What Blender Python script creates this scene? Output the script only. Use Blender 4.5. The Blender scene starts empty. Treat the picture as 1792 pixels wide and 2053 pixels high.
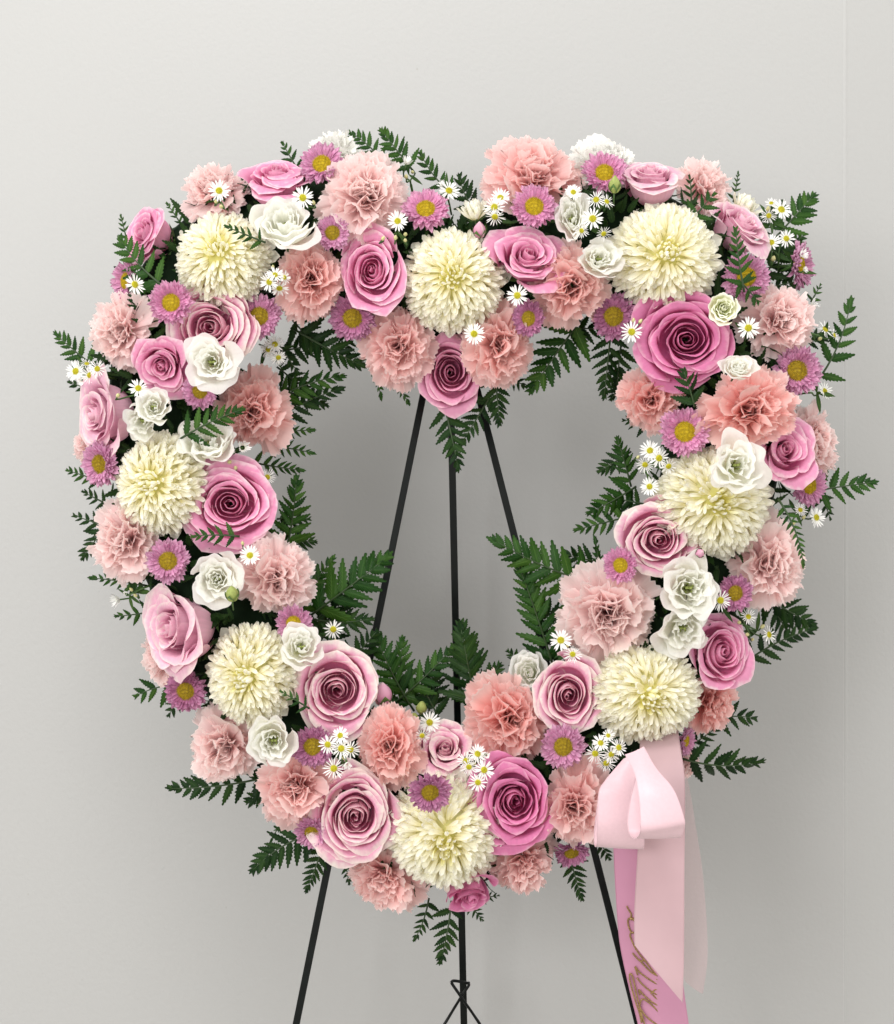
import bpy, math, random
import numpy as np
from mathutils import Vector, Matrix, Quaternion

# ------------------------------------------------------------------ camera, world, lamps, exposure
scene = bpy.context.scene
COL = scene.collection
ZC, DIST, PX = 1.12, 1.8, 1800.0          # camera height, distance to the wreath plane, survey units per metre there

cam_d = bpy.data.cameras.new("camera")
cam = bpy.data.objects.new("camera", cam_d)
COL.objects.link(cam)
cam.location = (0, -DIST, ZC)
cam.rotation_euler = (math.radians(90), 0, 0)
cam_d.sensor_fit = 'HORIZONTAL'
cam_d.sensor_width = 36
cam_d.lens = 36 * DIST / (1792 / PX)
cam_d.clip_end = 50
scene.camera = cam

world = bpy.data.worlds.new("World")
scene.world = world
world.use_nodes = True
bg = world.node_tree.nodes["Background"]
bg.inputs[0].default_value = (1.0, 0.988, 0.95, 1)
bg.inputs[1].default_value = 1.22


def area(name, loc, target, sx, sy, power, col=(1, 1, 1)):
    d = bpy.data.lights.new(name, 'AREA')
    d.shape = 'RECTANGLE'
    d.size, d.size_y, d.energy, d.color = sx, sy, power, col
    o = bpy.data.objects.new(name, d)
    COL.objects.link(o)
    o.location = loc
    o.rotation_euler = (Vector(target) - Vector(loc)).to_track_quat('-Z', 'Y').to_euler()
    return o


area("key_lamp", (-0.34, -1.6, ZC + 1.9), (0, 0.3, ZC - 0.9), 1.1, 0.5, 22, (1.0, 0.992, 0.985))
area("room_lamp", (-1.6, -3.0, ZC + 0.5), (0.2, 0.2, ZC - 0.5), 1.2, 1.0, 40, (1.0, 0.995, 0.99))
scene.view_settings.view_transform = 'Standard'
scene.view_settings.look = 'None'
scene.view_settings.exposure = 0.12
scene.view_settings.gamma = 1.0
scene.cycles.max_bounces = 8
scene.cycles.transparent_max_bounces = 8

RNG = np.random.default_rng(11)
random.seed(5)


# ------------------------------------------------------------------ helpers
def P(x, y, depth):
    """survey position (x right, y down) at a depth behind the wreath plane -> world point"""
    f = (DIST + depth) / DIST / PX
    return Vector(((x - 896) * f, depth, ZC + (1026 - y) * f))


def RS(r, depth):
    return r / PX * (DIST + depth) / DIST


_faces = {}


def grid_faces(nv, nu):
    k = (nv, nu)
    if k not in _faces:
        _faces[k] = [(j * nu + i, j * nu + i + 1, (j + 1) * nu + i + 1, (j + 1) * nu + i)
                     for j in range(nv - 1) for i in range(nu - 1)]
    return _faces[k]


def finish(me, mat, uvs=None, smooth=True):
    if uvs is not None:
        lay = me.uv_layers.new(name="UVMap")
        li = np.empty(len(me.loops), dtype=np.int32)
        me.loops.foreach_get("vertex_index", li)
        lay.data.foreach_set("uv", np.asarray(uvs, dtype=np.float32)[li].ravel())
    if smooth:
        me.polygons.foreach_set("use_smooth", np.ones(len(me.polygons), dtype=bool))
    if mat:
        me.materials.append(mat)
    return me


def grid_mesh(name, Q, mat):
    nv, nu, _ = Q.shape
    me = bpy.data.meshes.new(name)
    me.from_pydata(Q.reshape(-1, 3).tolist(), [], grid_faces(nv, nu))
    V, U = np.meshgrid(np.linspace(0, 1, nv), np.linspace(0, 1, nu), indexing='ij')
    return finish(me, mat, np.stack([U.ravel(), V.ravel()], 1))


class MB:
    """collects pieces of one mesh"""
    def __init__(s):
        s.v, s.f, s.uv, s.n = [], [], [], 0

    def add(s, verts, faces, uv=None):
        verts = np.asarray(verts, float)
        s.v.append(verts)
        s.f += [tuple(i + s.n for i in f) for f in faces]
        s.uv.append(np.zeros((len(verts), 2)) if uv is None else np.asarray(uv))
        s.n += len(verts)

    def grid(s, Q, M=None):
        nv, nu, _ = Q.shape
        q = Q.reshape(-1, 3)
        if M is not None:
            q = q @ np.array(M.to_3x3()).T + np.array(M.translation)
        V, U = np.meshgrid(np.linspace(0, 1, nv), np.linspace(0, 1, nu), indexing='ij')
        s.add(q, grid_faces(nv, nu), np.stack([U.ravel(), V.ravel()], 1))

    def tube(s, pts, r0, r1=None, n=6, cap=True, flat=1.0):
        pts = [Vector(p) for p in pts]
        r1 = r0 if r1 is None else r1
        m = len(pts)
        V, F, UV = [], [], []
        up = Vector((0, 0, 1))
        if abs((pts[-1] - pts[0]).normalized().z) > .9:
            up = Vector((1, 0, 0))
        for i, p in enumerate(pts):
            d = (pts[min(i + 1, m - 1)] - pts[max(i - 1, 0)]).normalized()
            a = d.cross(up).normalized()
            b = d.cross(a)
            r = r0 + (r1 - r0) * i / (m - 1)
            for k in range(n):
                t = 2 * math.pi * k / n
                V.append(p + a * math.cos(t) * r + b * math.sin(t) * r * flat)
                UV.append((k / n, i / (m - 1)))
        for i in range(m - 1):
            for k in range(n):
                k2 = (k + 1) % n
                F.append((i * n + k, i * n + k2, (i + 1) * n + k2, (i + 1) * n + k))
        if cap:
            F.append(tuple(range(n))[::-1])
            F.append(tuple((m - 1) * n + k for k in range(n)))
        s.add([tuple(v) for v in V], F, UV)

    def mesh(s, name, mat, smooth=True):
        me = bpy.data.meshes.new(name)
        me.from_pydata(np.concatenate(s.v).tolist(), [], s.f)
        return finish(me, mat, np.concatenate(s.uv), smooth)


def add(name, me, parent=None, M=None):
    o = bpy.data.objects.new(name, me)
    COL.objects.link(o)
    if parent is not None:
        o.parent = parent
    if M is not None:
        o.matrix_local = M
    return o


def tag(o, label, cat, group=None, kind=None):
    if label:
        o["label"] = label
    if cat:
        o["category"] = cat
    if group:
        o["group"] = group
    if kind:
        o["kind"] = kind
    return o


def smooth01(a, b, x):
    t = np.clip((x - a) / (b - a), 0, 1)
    return t * t * (3 - 2 * t)


def catmull(pts, n):
    pts = [np.asarray(p, float) for p in pts]
    pts = [2 * pts[0] - pts[1]] + pts + [2 * pts[-1] - pts[-2]]
    out, m = [], len(pts) - 3
    for k in range(n):
        s = k / (n - 1) * m
        i = min(int(s), m - 1)
        t = s - i
        a, b, c, d = pts[i:i + 4]
        out.append(.5 * ((2 * b) + (c - a) * t + (2 * a - 5 * b + 4 * c - d) * t * t + (3 * b - a - 3 * c + d) * t ** 3))
    return np.array(out)


# ------------------------------------------------------------------ materials
def new_mat(name):
    m = bpy.data.materials.new(name)
    m.use_nodes = True
    nt = m.node_tree
    nt.nodes.clear()
    return m, nt


def N(nt, typ, **kw):
    n = nt.nodes.new(typ)
    for k, v in kw.items():
        setattr(n, k, v)
    return n


def mathn(nt, op, a, b=None, clamp=False):
    n = N(nt, 'ShaderNodeMath', operation=op, use_clamp=clamp)
    for i, x in enumerate((a, b)):
        if x is None:
            continue
        if isinstance(x, (int, float)):
            n.inputs[i].default_value = x
        else:
            nt.links.new(x, n.inputs[i])
    return n.outputs[0]


def mixc(nt, fac, a, b, blend='MIX'):
    n = N(nt, 'ShaderNodeMix', data_type='RGBA', blend_type=blend)
    for i, x in ((0, fac), (6, a), (7, b)):
        if isinstance(x, (int, float)):
            n.inputs[i].default_value = x
        elif isinstance(x, tuple):
            n.inputs[i].default_value = (*x, 1) if len(x) == 3 else x
        else:
            nt.links.new(x, n.inputs[i])
    return n.outputs[2]


def petal_mat(name, stops, rim=None, rim_at=.9, back=None, rough=.55, trans=.22, vein=.12, var=.1, edge=False, spec=.3, veinscale=26, bump=.12):
    """stops: colours along the petal from base to tip; rim: colour of the margin; back: colour of the outer face"""
    m, nt = new_mat(name)
    L = nt.links.new
    uv = N(nt, 'ShaderNodeUVMap')
    sep = N(nt, 'ShaderNodeSeparateXYZ')
    L(uv.outputs[0], sep.inputs[0])
    U, V = sep.outputs[0], sep.outputs[1]
    geo = N(nt, 'ShaderNodeNewGeometry')
    oi = N(nt, 'ShaderNodeObjectInfo')
    tc = N(nt, 'ShaderNodeTexCoord')
    no = N(nt, 'ShaderNodeTexNoise')
    no.inputs['Scale'].default_value = 4.5
    no.inputs['Detail'].default_value = 3
    L(tc.outputs['Object'], no.inputs['Vector'])
    jit = mathn(nt, 'MULTIPLY', mathn(nt, 'SUBTRACT', no.outputs[0], .5), .22)
    ramp = N(nt, 'ShaderNodeValToRGB')
    cr = ramp.color_ramp
    while len(cr.elements) < len(stops):
        cr.elements.new(.5)
    for e, (p, c) in zip(cr.elements, stops):
        e.position, e.color = p, (*c, 1)
    L(V, ramp.inputs[0])
    col = ramp.outputs[0]
    if rim:
        vv = mathn(nt, 'ADD', V, jit)
        mr = N(nt, 'ShaderNodeMapRange', interpolation_type='SMOOTHSTEP')
        L(vv, mr.inputs[0])
        mr.inputs[1].default_value, mr.inputs[2].default_value = rim_at, min(rim_at + .14, 1.02)
        f = mr.outputs[0]
        if edge:
            au = mathn(nt, 'MULTIPLY', mathn(nt, 'ABSOLUTE', mathn(nt, 'SUBTRACT', U, .5)), 2)
            me_ = N(nt, 'ShaderNodeMapRange', interpolation_type='SMOOTHSTEP')
            L(mathn(nt, 'ADD', au, mathn(nt, 'MULTIPLY', jit, .6)), me_.inputs[0])
            me_.inputs[1].default_value, me_.inputs[2].default_value = .86, 1.0
            f = mathn(nt, 'MAXIMUM', f, mathn(nt, 'MULTIPLY', me_.outputs[0], .8))
        col = mixc(nt, f, col, rim)
    if back:
        col = mixc(nt, mathn(nt, 'MULTIPLY', geo.outputs['Backfacing'], .75), col, back)
    # veins: streaks along the petal
    mp = N(nt, 'ShaderNodeCombineXYZ')
    L(mathn(nt, 'MULTIPLY', U, veinscale), mp.inputs[0])
    L(mathn(nt, 'MULTIPLY', V, 2.0), mp.inputs[1])
    L(mathn(nt, 'MULTIPLY', oi.outputs['Random'], 50), mp.inputs[2])
    nv = N(nt, 'ShaderNodeTexNoise')
    nv.inputs['Scale'].default_value = 1.0
    nv.inputs['Detail'].default_value = 2
    L(mp.outputs[0], nv.inputs['Vector'])
    val = mathn(nt, 'ADD', mathn(nt, 'MULTIPLY', mathn(nt, 'SUBTRACT', nv.outputs[0], .5), vein * 2), 1.0)
    val = mathn(nt, 'MULTIPLY', val, mathn(nt, 'ADD', mathn(nt, 'MULTIPLY', oi.outputs['Random'], var), 1 - var * .6))
    hsv = N(nt, 'ShaderNodeHueSaturation')
    L(col, hsv.inputs['Color'])
    L(val, hsv.inputs['Value'])
    col = hsv.outputs[0]
    bp = N(nt, 'ShaderNodeBump')
    bp.inputs['Strength'].default_value = bump
    bp.inputs['Distance'].default_value = .002
    L(nv.outputs[0], bp.inputs['Height'])
    pr = N(nt, 'ShaderNodeBsdfPrincipled')
    L(col, pr.inputs['Base Color'])
    pr.inputs['Roughness'].default_value = rough
    pr.inputs['Specular IOR Level'].default_value = spec
    L(bp.outputs[0], pr.inputs['Normal'])
    tr = N(nt, 'ShaderNodeBsdfTranslucent')
    L(col, tr.inputs[0])
    mx = N(nt, 'ShaderNodeMixShader')
    mx.inputs[0].default_value = trans
    L(pr.outputs[0], mx.inputs[1])
    L(tr.outputs[0], mx.inputs[2])
    out = N(nt, 'ShaderNodeOutputMaterial')
    L(mx.outputs[0], out.inputs[0])
    return m


def simple_mat(name, col, rough=.5, spec=.4, noise=0, nscale=40, bump=0, bscale=200, metal=0, col2=None, trans=0, alpha=1, sheen=0, aniso=0):
    m, nt = new_mat(name)
    L = nt.links.new
    tc = N(nt, 'ShaderNodeTexCoord')
    oi = N(nt, 'ShaderNodeObjectInfo')
    no = N(nt, 'ShaderNodeTexNoise')
    no.inputs['Scale'].default_value = nscale
    no.inputs['Detail'].default_value = 4
    L(tc.outputs['Object'], no.inputs['Vector'])
    c2 = col2 or tuple(min(1, c * (1 + noise)) for c in col)
    c1 = col if col2 else tuple(c * (1 - noise) for c in col)
    mr = N(nt, 'ShaderNodeMapRange')
    L(no.outputs[0], mr.inputs[0])
    mr.inputs[1].default_value, mr.inputs[2].default_value = .35, .65
    c = mixc(nt, mr.outputs[0], c1, c2)
    pr = N(nt, 'ShaderNodeBsdfPrincipled')
    L(c, pr.inputs['Base Color'])
    pr.inputs['Roughness'].default_value = rough
    pr.inputs['Specular IOR Level'].default_value = spec
    pr.inputs['Metallic'].default_value = metal
    pr.inputs['Sheen Weight'].default_value = sheen
    pr.inputs['Anisotropic'].default_value = aniso
    if bump:
        nb = N(nt, 'ShaderNodeTexNoise')
        nb.inputs['Scale'].default_value = bscale
        nb.inputs['Detail'].default_value = 3
        L(tc.outputs['Object'], nb.inputs['Vector'])
        b = N(nt, 'ShaderNodeBump')
        b.inputs['Strength'].default_value = bump
        b.inputs['Distance'].default_value = .002
        L(nb.outputs[0], b.inputs['Height'])
        L(b.outputs[0], pr.inputs['Normal'])
    sh = pr.outputs[0]
    if trans:
        t = N(nt, 'ShaderNodeBsdfTranslucent')
        L(c, t.inputs[0])
        mx = N(nt, 'ShaderNodeMixShader')
        mx.inputs[0].default_value = trans
        L(sh, mx.inputs[1])
        L(t.outputs[0], mx.inputs[2])
        sh = mx.outputs[0]
    if alpha < 1:
        t = N(nt, 'ShaderNodeBsdfTransparent')
        mx = N(nt, 'ShaderNodeMixShader')
        mx.inputs[0].default_value = alpha
        L(t.outputs[0], mx.inputs[1])
        L(sh, mx.inputs[2])
        sh = mx.outputs[0]
    out = N(nt, 'ShaderNodeOutputMaterial')
    L(sh, out.inputs[0])
    return m


def leaf_mat(name, c, rib, rough=.38):
    m, nt = new_mat(name)
    L = nt.links.new
    uv = N(nt, 'ShaderNodeUVMap')
    sep = N(nt, 'ShaderNodeSeparateXYZ')
    L(uv.outputs[0], sep.inputs[0])
    oi = N(nt, 'ShaderNodeObjectInfo')
    au = mathn(nt, 'ABSOLUTE', mathn(nt, 'SUBTRACT', sep.outputs[0], .5))
    mr = N(nt, 'ShaderNodeMapRange')
    L(au, mr.inputs[0])
    mr.inputs[1].default_value, mr.inputs[2].default_value = .0, .07
    wv = N(nt, 'ShaderNodeTexWave')
    wv.inputs['Scale'].default_value = 3.2
    wv.inputs['Distortion'].default_value = .6
    cmb = N(nt, 'ShaderNodeCombineXYZ')
    L(mathn(nt, 'SUBTRACT', sep.outputs[1], mathn(nt, 'MULTIPLY', au, .55)), cmb.inputs[0])
    L(cmb.outputs[0], wv.inputs['Vector'])
    tc = N(nt, 'ShaderNodeTexCoord')
    no = N(nt, 'ShaderNodeTexNoise')
    no.inputs['Scale'].default_value = 3
    L(tc.outputs['Object'], no.inputs['Vector'])
    col = mixc(nt, mr.outputs[0], rib, c)
    hs = N(nt, 'ShaderNodeHueSaturation')
    L(col, hs.inputs['Color'])
    L(mathn(nt, 'ADD', mathn(nt, 'ADD', mathn(nt, 'MULTIPLY', no.outputs[0], .6), .35), mathn(nt, 'MULTIPLY', oi.outputs['Random'], .9)), hs.inputs['Value'])
    L(mathn(nt, 'ADD', .508, mathn(nt, 'MULTIPLY', oi.outputs['Random'], -.035)), hs.inputs['Hue'])
    bp = N(nt, 'ShaderNodeBump')
    bp.inputs['Strength'].default_value = .35
    bp.inputs['Distance'].default_value = .001
    L(wv.outputs[1], bp.inputs['Height'])
    pr = N(nt, 'ShaderNodeBsdfPrincipled')
    L(hs.outputs[0], pr.inputs['Base Color'])
    pr.inputs['Roughness'].default_value = rough
    pr.inputs['Specular IOR Level'].default_value = .17
    L(bp.outputs[0], pr.inputs['Normal'])
    tr = N(nt, 'ShaderNodeBsdfTranslucent')
    L(hs.outputs[0], tr.inputs[0])
    mx = N(nt, 'ShaderNodeMixShader')
    mx.inputs[0].default_value = .15
    L(pr.outputs[0], mx.inputs[1])
    L(tr.outputs[0], mx.inputs[2])
    out = N(nt, 'ShaderNodeOutputMaterial')
    L(mx.outputs[0], out.inputs[0])
    return m


CREAM = (.93, .81, .73)
M_ROSE = {
    'mid': petal_mat("rose_petal_mid_pink", [(0, (.80, .25, .46)), (.5, (.82, .26, .48)), (.85, (.85, .35, .55))], rim=(.93, .66, .74), rim_at=.92, back=(.88, .46, .63), edge=True, trans=.36),
    'pale': petal_mat("rose_petal_pale_pink", [(0, (.85, .40, .58)), (.5, (.87, .42, .60)), (.85, (.91, .54, .68))], rim=(.95, .80, .79), rim_at=.90, back=(.91, .61, .72), edge=True, trans=.36),
    'deep': petal_mat("rose_petal_deep_pink", [(0, (.71, .16, .38)), (.5, (.73, .17, .40)), (.85, (.77, .24, .46))], rim=(.86, .44, .60), rim_at=.94, back=(.79, .31, .50), edge=True, trans=.34),
    'cream': petal_mat("rose_petal_cream_rim", [(0, (.80, .27, .46)), (.5, (.83, .30, .49)), (.84, (.86, .42, .58))], rim=(.95, .84, .79), rim_at=.87, back=(.91, .62, .68), edge=True, trans=.36),
    'dusty': petal_mat("rose_petal_dusty_pink", [(0, (.74, .25, .44)), (.5, (.76, .26, .45)), (.85, (.80, .35, .52))], rim=(.88, .55, .64), rim_at=.92, back=(.80, .40, .55), edge=True, trans=.34),
}
M_CARN = {
    'pale': petal_mat("carnation_petal_pale", [(0, (.96, .60, .59)), (.45, (.975, .72, .715)), (1, (.98, .81, .79))], rim=(.985, .88, .86), rim_at=.93, rough=.8, spec=.15, trans=.54, vein=.1),
    'mid': petal_mat("carnation_petal_mid", [(0, (.95, .50, .485)), (.45, (.97, .62, .61)), (1, (.975, .73, .705))], rim=(.985, .83, .81), rim_at=.94, rough=.8, spec=.15, trans=.54, vein=.1),
    'coral': petal_mat("carnation_petal_coral", [(0, (.955, .44, .41)), (.45, (.97, .54, .505)), (1, (.975, .67, .635))], rim=(.985, .80, .77), rim_at=.94, rough=.8, spec=.15, trans=.54, vein=.1),
    'dusky': petal_mat("carnation_petal_dusky", [(0, (.91, .47, .44)), (.45, (.94, .57, .54)), (1, (.95, .67, .64))], rim=(.97, .78, .755), rim_at=.94, rough=.8, spec=.15, trans=.52, vein=.1),
    'white': petal_mat("carnation_petal_white", [(0, (.80, .78, .58)), (.45, (.86, .85, .78)), (1, (.90, .89, .86))], rough=.7, trans=.3, vein=.05),
}
M_MUM = petal_mat("chrysanthemum_petal", [(0, (.92, .85, .50)), (.45, (.96, .925, .74)), (.85, (.97, .955, .85)), (1, (.97, .96, .89))], rough=.8, spec=.12, trans=.42, vein=.05, veinscale=9, var=.06)
M_MUM_OUT = petal_mat("chrysanthemum_outer_petal", [(0, (.86, .82, .50)), (.4, (.94, .92, .76)), (1, (.95, .94, .85))], rough=.8, spec=.12, trans=.42, vein=.07, veinscale=9, var=.06)
M_MUM_IN = petal_mat("chrysanthemum_inner_petal", [(0, (.82, .74, .16)), (.45, (.94, .90, .52)), (1, (.96, .94, .70))], rough=.8, spec=.12, trans=.42, vein=.05, veinscale=9, var=.06)
M_ASTER = {
    'lilac': petal_mat("aster_petal_lilac", [(0, (.66, .30, .48)), (.6, (.70, .32, .52)), (1, (.80, .50, .66))], rough=.6, trans=.32, vein=.12, veinscale=7, var=.2, back=(.68, .40, .55)),
    'plum': petal_mat("aster_petal_plum", [(0, (.52, .19, .34)), (.6, (.57, .22, .40)), (1, (.66, .36, .52))], rough=.6, trans=.32, vein=.12, veinscale=7, var=.2, back=(.55, .28, .43)),
    'bright': petal_mat("aster_petal_bright", [(0, (.74, .30, .52)), (.6, (.77, .34, .56)), (1, (.86, .53, .70))], rough=.6, trans=.32, vein=.12, veinscale=7, var=.2, back=(.74, .44, .60)),
}
M_LIS = petal_mat("lisianthus_petal_white", [(0, (.82, .86, .54)), (.18, (.95, .95, .85)), (1, (.965, .96, .93))], rough=.8, spec=.12, trans=.58, bump=.4, vein=.05, var=.05)
M_LISG = petal_mat("lisianthus_petal_green", [(0, (.56, .66, .22)), (.35, (.88, .90, .62)), (1, (.95, .95, .82))], rough=.6, trans=.3, vein=.05, var=.05)
M_DAISY = petal_mat("daisy_petal_white", [(0, (.88, .89, .74)), (.3, (.95, .95, .92)), (1, (.96, .96, .95))], rough=.6, trans=.25, vein=.06, veinscale=6, var=.03)
M_DISC = simple_mat("aster_disc_yellow", (.36, .25, .012), rough=.75, spec=.2, col2=(.62, .46, .02), nscale=9, bump=.4, bscale=30)
M_DISCD = simple_mat("aster_disc_ripe", (.24, .16, .015), rough=.75, spec=.2, col2=(.48, .34, .02), nscale=9, bump=.4, bscale=30)
M_DDISC = simple_mat("daisy_disc", (.42, .40, .02), rough=.7, spec=.2, col2=(.66, .58, .04), nscale=9)
M_GREEN = simple_mat("stem_green", (.05, .11, .025), rough=.5, noise=.3, nscale=20)
M_CALYX = simple_mat("calyx_green", (.10, .19, .05), rough=.5, noise=.3, nscale=8)
M_BUDG = simple_mat("bud_green", (.36, .42, .12), rough=.5, noise=.15, nscale=5, trans=.15)
M_BUDY = simple_mat("bud_cream", (.60, .58, .28), rough=.6, noise=.15, nscale=5)
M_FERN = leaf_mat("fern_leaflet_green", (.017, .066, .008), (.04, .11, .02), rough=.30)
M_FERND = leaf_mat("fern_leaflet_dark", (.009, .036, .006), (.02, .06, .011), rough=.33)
M_LEAF = leaf_mat("sprig_leaf_green", (.03, .08, .018), (.06, .12, .03), rough=.40)
M_FILL = leaf_mat("filler_leaf_dark", (.010, .034, .007), (.020, .055, .014), rough=.5)
M_RACHIS = simple_mat("fern_rachis", (.03, .06, .018), rough=.45, noise=.2)
M_FOAM = simple_mat("floral_foam_dark", (.006, .014, .006), rough=.95, spec=.1, noise=.3)
M_EASEL = simple_mat("easel_enamel", (.0015, .003, .0025), rough=.30, spec=.2, noise=.35, nscale=60, bump=.12, bscale=140)
M_SATIN = simple_mat("satin_ribbon_blush", (.70, .49, .535), rough=.36, spec=.38, noise=.02, nscale=300, sheen=.25, trans=.05, bump=.06, bscale=900, aniso=.5)
M_SHEER = simple_mat("sheer_ribbon_blush", (.72, .48, .50), rough=.5, spec=.3, noise=.05, nscale=14, sheen=.3, trans=.35, alpha=.34)
M_TAIL = simple_mat("satin_tail_blush", (.60, .41, .44), rough=.42, spec=.4, noise=.04, nscale=14, sheen=.3, trans=.2, bump=.04, bscale=900)
M_SASH = simple_mat("satin_sash_orchid", (.54, .25, .37), rough=.33, spec=.4, noise=.03, nscale=20, sheen=.2, trans=.12)


def gold_mat():
    m, nt = new_mat("gold_glitter")
    L = nt.links.new
    tc = N(nt, 'ShaderNodeTexCoord')
    vo = N(nt, 'ShaderNodeTexVoronoi')
    vo.inputs['Scale'].default_value = 1500
    L(tc.outputs['Object'], vo.inputs['Vector'])
    c = mixc(nt, vo.outputs['Color'], (.16, .10, .04), (.62, .42, .18))
    pr = N(nt, 'ShaderNodeBsdfPrincipled')
    L(c, pr.inputs['Base Color'])
    pr.inputs['Metallic'].default_value = .8
    pr.inputs['Roughness'].default_value = .35
    b = N(nt, 'ShaderNodeBump')
    b.inputs['Strength'].default_value = 1
    b.inputs['Distance'].default_value = .001
    L(vo.outputs['Color'], b.inputs['Height'])
    L(b.outputs[0], pr.inputs['Normal'])
    out = N(nt, 'ShaderNodeOutputMaterial')
    L(pr.outputs[0], out.inputs[0])
    return m


M_GOLD = gold_mat()


def wall_mat():
    m, nt = new_mat("painted_wall")
    L = nt.links.new
    tc = N(nt, 'ShaderNodeTexCoord')
    n1 = N(nt, 'ShaderNodeTexNoise')
    n1.inputs['Scale'].default_value = 170
    n1.inputs['Detail'].default_value = 4
    n2 = N(nt, 'ShaderNodeTexNoise')
    n2.inputs['Scale'].default_value = 2.2
    n2.inputs['Detail'].default_value = 2
    vo = N(nt, 'ShaderNodeTexVoronoi')
    vo.inputs['Scale'].default_value = 11
    for n in (n1, n2, vo):
        L(tc.outputs['Object'], n.inputs['Vector'])
    c = mixc(nt, n2.outputs[0], (.425, .423, .416), (.447, .445, .439))
    spot = N(nt, 'ShaderNodeMapRange')
    L(vo.outputs['Distance'], spot.inputs[0])
    spot.inputs[1].default_value, spot.inputs[2].default_value = .012, .022
    spot.inputs[3].default_value, spot.inputs[4].default_value = .6, 0
    c = mixc(nt, spot.outputs[0], c, (.35, .34, .32))
    b = N(nt, 'ShaderNodeBump')
    b.inputs['Strength'].default_value = .34
    b.inputs['Distance'].default_value = .0012
    L(n1.outputs[0], b.inputs['Height'])
    pr = N(nt, 'ShaderNodeBsdfPrincipled')
    L(c, pr.inputs['Base Color'])
    pr.inputs['Roughness'].default_value = .5
    pr.inputs['Specular IOR Level'].default_value = .3
    L(b.outputs[0], pr.inputs['Normal'])
    out = N(nt, 'ShaderNodeOutputMaterial')
    L(pr.outputs[0], out.inputs[0])
    return m


M_WALL = wall_mat()
M_FLOOR = simple_mat("floor_vinyl", (.42, .40, .37), rough=.5, noise=.06, nscale=6)

# ------------------------------------------------------------------ the setting: wall and floor
WALL_Y = .34
seam_x = P(1691, 0, WALL_Y).x


def box(mb, x0, x1, y0, y1, z0, z1):
    v = [(x, y, z) for x in (x0, x1) for y in (y0, y1) for z in (z0, z1)]
    mb.add(v, [(0, 1, 3, 2), (4, 6, 7, 5), (0, 4, 5, 1), (2, 3, 7, 6), (0, 2, 6, 4), (1, 5, 7, 3)])


b = MB()
box(b, -3, seam_x, WALL_Y, WALL_Y + .1, 0, 2.9)
tag(add("wall", b.mesh("wall", M_WALL, False)), "pale grey painted wall behind the heart wreath", None, kind="structure")
b = MB()
# the panel right of the seam stands a hair proud and its rounded edge catches light
xs = [seam_x, seam_x + .0025, seam_x + .006, seam_x + 2.4]
ys = [WALL_Y - .0002, WALL_Y - .0007, WALL_Y + .0002, WALL_Y + .24]
v, f = [], []
for x, y in zip(xs, ys):
    v += [(x, y, 0), (x, y, 2.9)]
for i in range(3):
    f.append((2 * i, 2 * i + 2, 2 * i + 3, 2 * i + 1))
b.add(v, f)
tag(add("wall_panel", b.mesh("wall_panel", M_WALL, False)), "pale grey wall panel beyond the faint vertical seam", None, kind="structure")
b = MB()
box(b, -3, 3, -4, WALL_Y + .1, -.1, -.002)
tag(add("floor", b.mesh("floor", M_FLOOR, False)), "plain floor under the easel", None, kind="structure")

# ------------------------------------------------------------------ the easel
APEX_Y = .15


def on_floor(x0, y0, x1, y1, depth):
    """where the drawn line through two survey points meets the floor at that depth"""
    vy = 1026 + ZC * PX * DIST / (DIST + depth)
    return P(x0 + (x1 - x0) * (vy - y0) / (y1 - y0), vy, depth)


def bar(p, q, w, t):
    """square bar with small bevels from p to q"""
    p, q = Vector(p), Vector(q)
    d = (q - p).normalized()
    a = d.cross(Vector((0, 1, 0))).normalized()
    c = d.cross(a).normalized()
    prof = []
    bv = min(w, t) * .18
    for sx, sy in ((1, 1), (-1, 1), (-1, -1), (1, -1)):
        e = [(sx * (w - bv), sy * t), (sx * w, sy * (t - bv))]
        prof += e if sx * sy < 0 else e[::-1]
    V = [p + a * x + c * y for x, y in prof] + [q + a * x + c * y for x, y in prof]
    n = len(prof)
    F = [(i, (i + 1) % n, n + (i + 1) % n, n + i) for i in range(n)] + [tuple(range(n))[::-1], tuple(range(n, 2 * n))]
    mb = MB()
    mb.add([tuple(x) for x in V], F)
    return mb


easel = bpy.data.objects.new("easel", None)
COL.objects.link(easel)
tag(easel, "dark green metal tripod easel standing against the wall, holding the heart wreath", "easel")
hw = RS(7.0, .1)
apexL, apexR, apexB = P(889, 590, APEX_Y), P(908, 590, APEX_Y), P(899.5, 600, APEX_Y + .012)
add("leg", bar(apexL, on_floor(852, 810, 597, 2052, .05), hw, hw * .8).mesh("leg", M_EASEL, False), easel)
add("leg", bar(apexR, on_floor(967, 840, 1277, 2052, .05), hw, hw * .8).mesh("leg", M_EASEL, False), easel)
add("leg", bar(apexB, on_floor(908, 870, 931, 2052, .295), hw * 1.05, hw * .8).mesh("leg", M_EASEL, False), easel)
mb = MB()
mb.tube([P(880, 585, APEX_Y - .002), P(918, 585, APEX_Y - .002)], .010, n=10)
add("top_bracket", mb.mesh("top_bracket", M_EASEL), easel)
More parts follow.
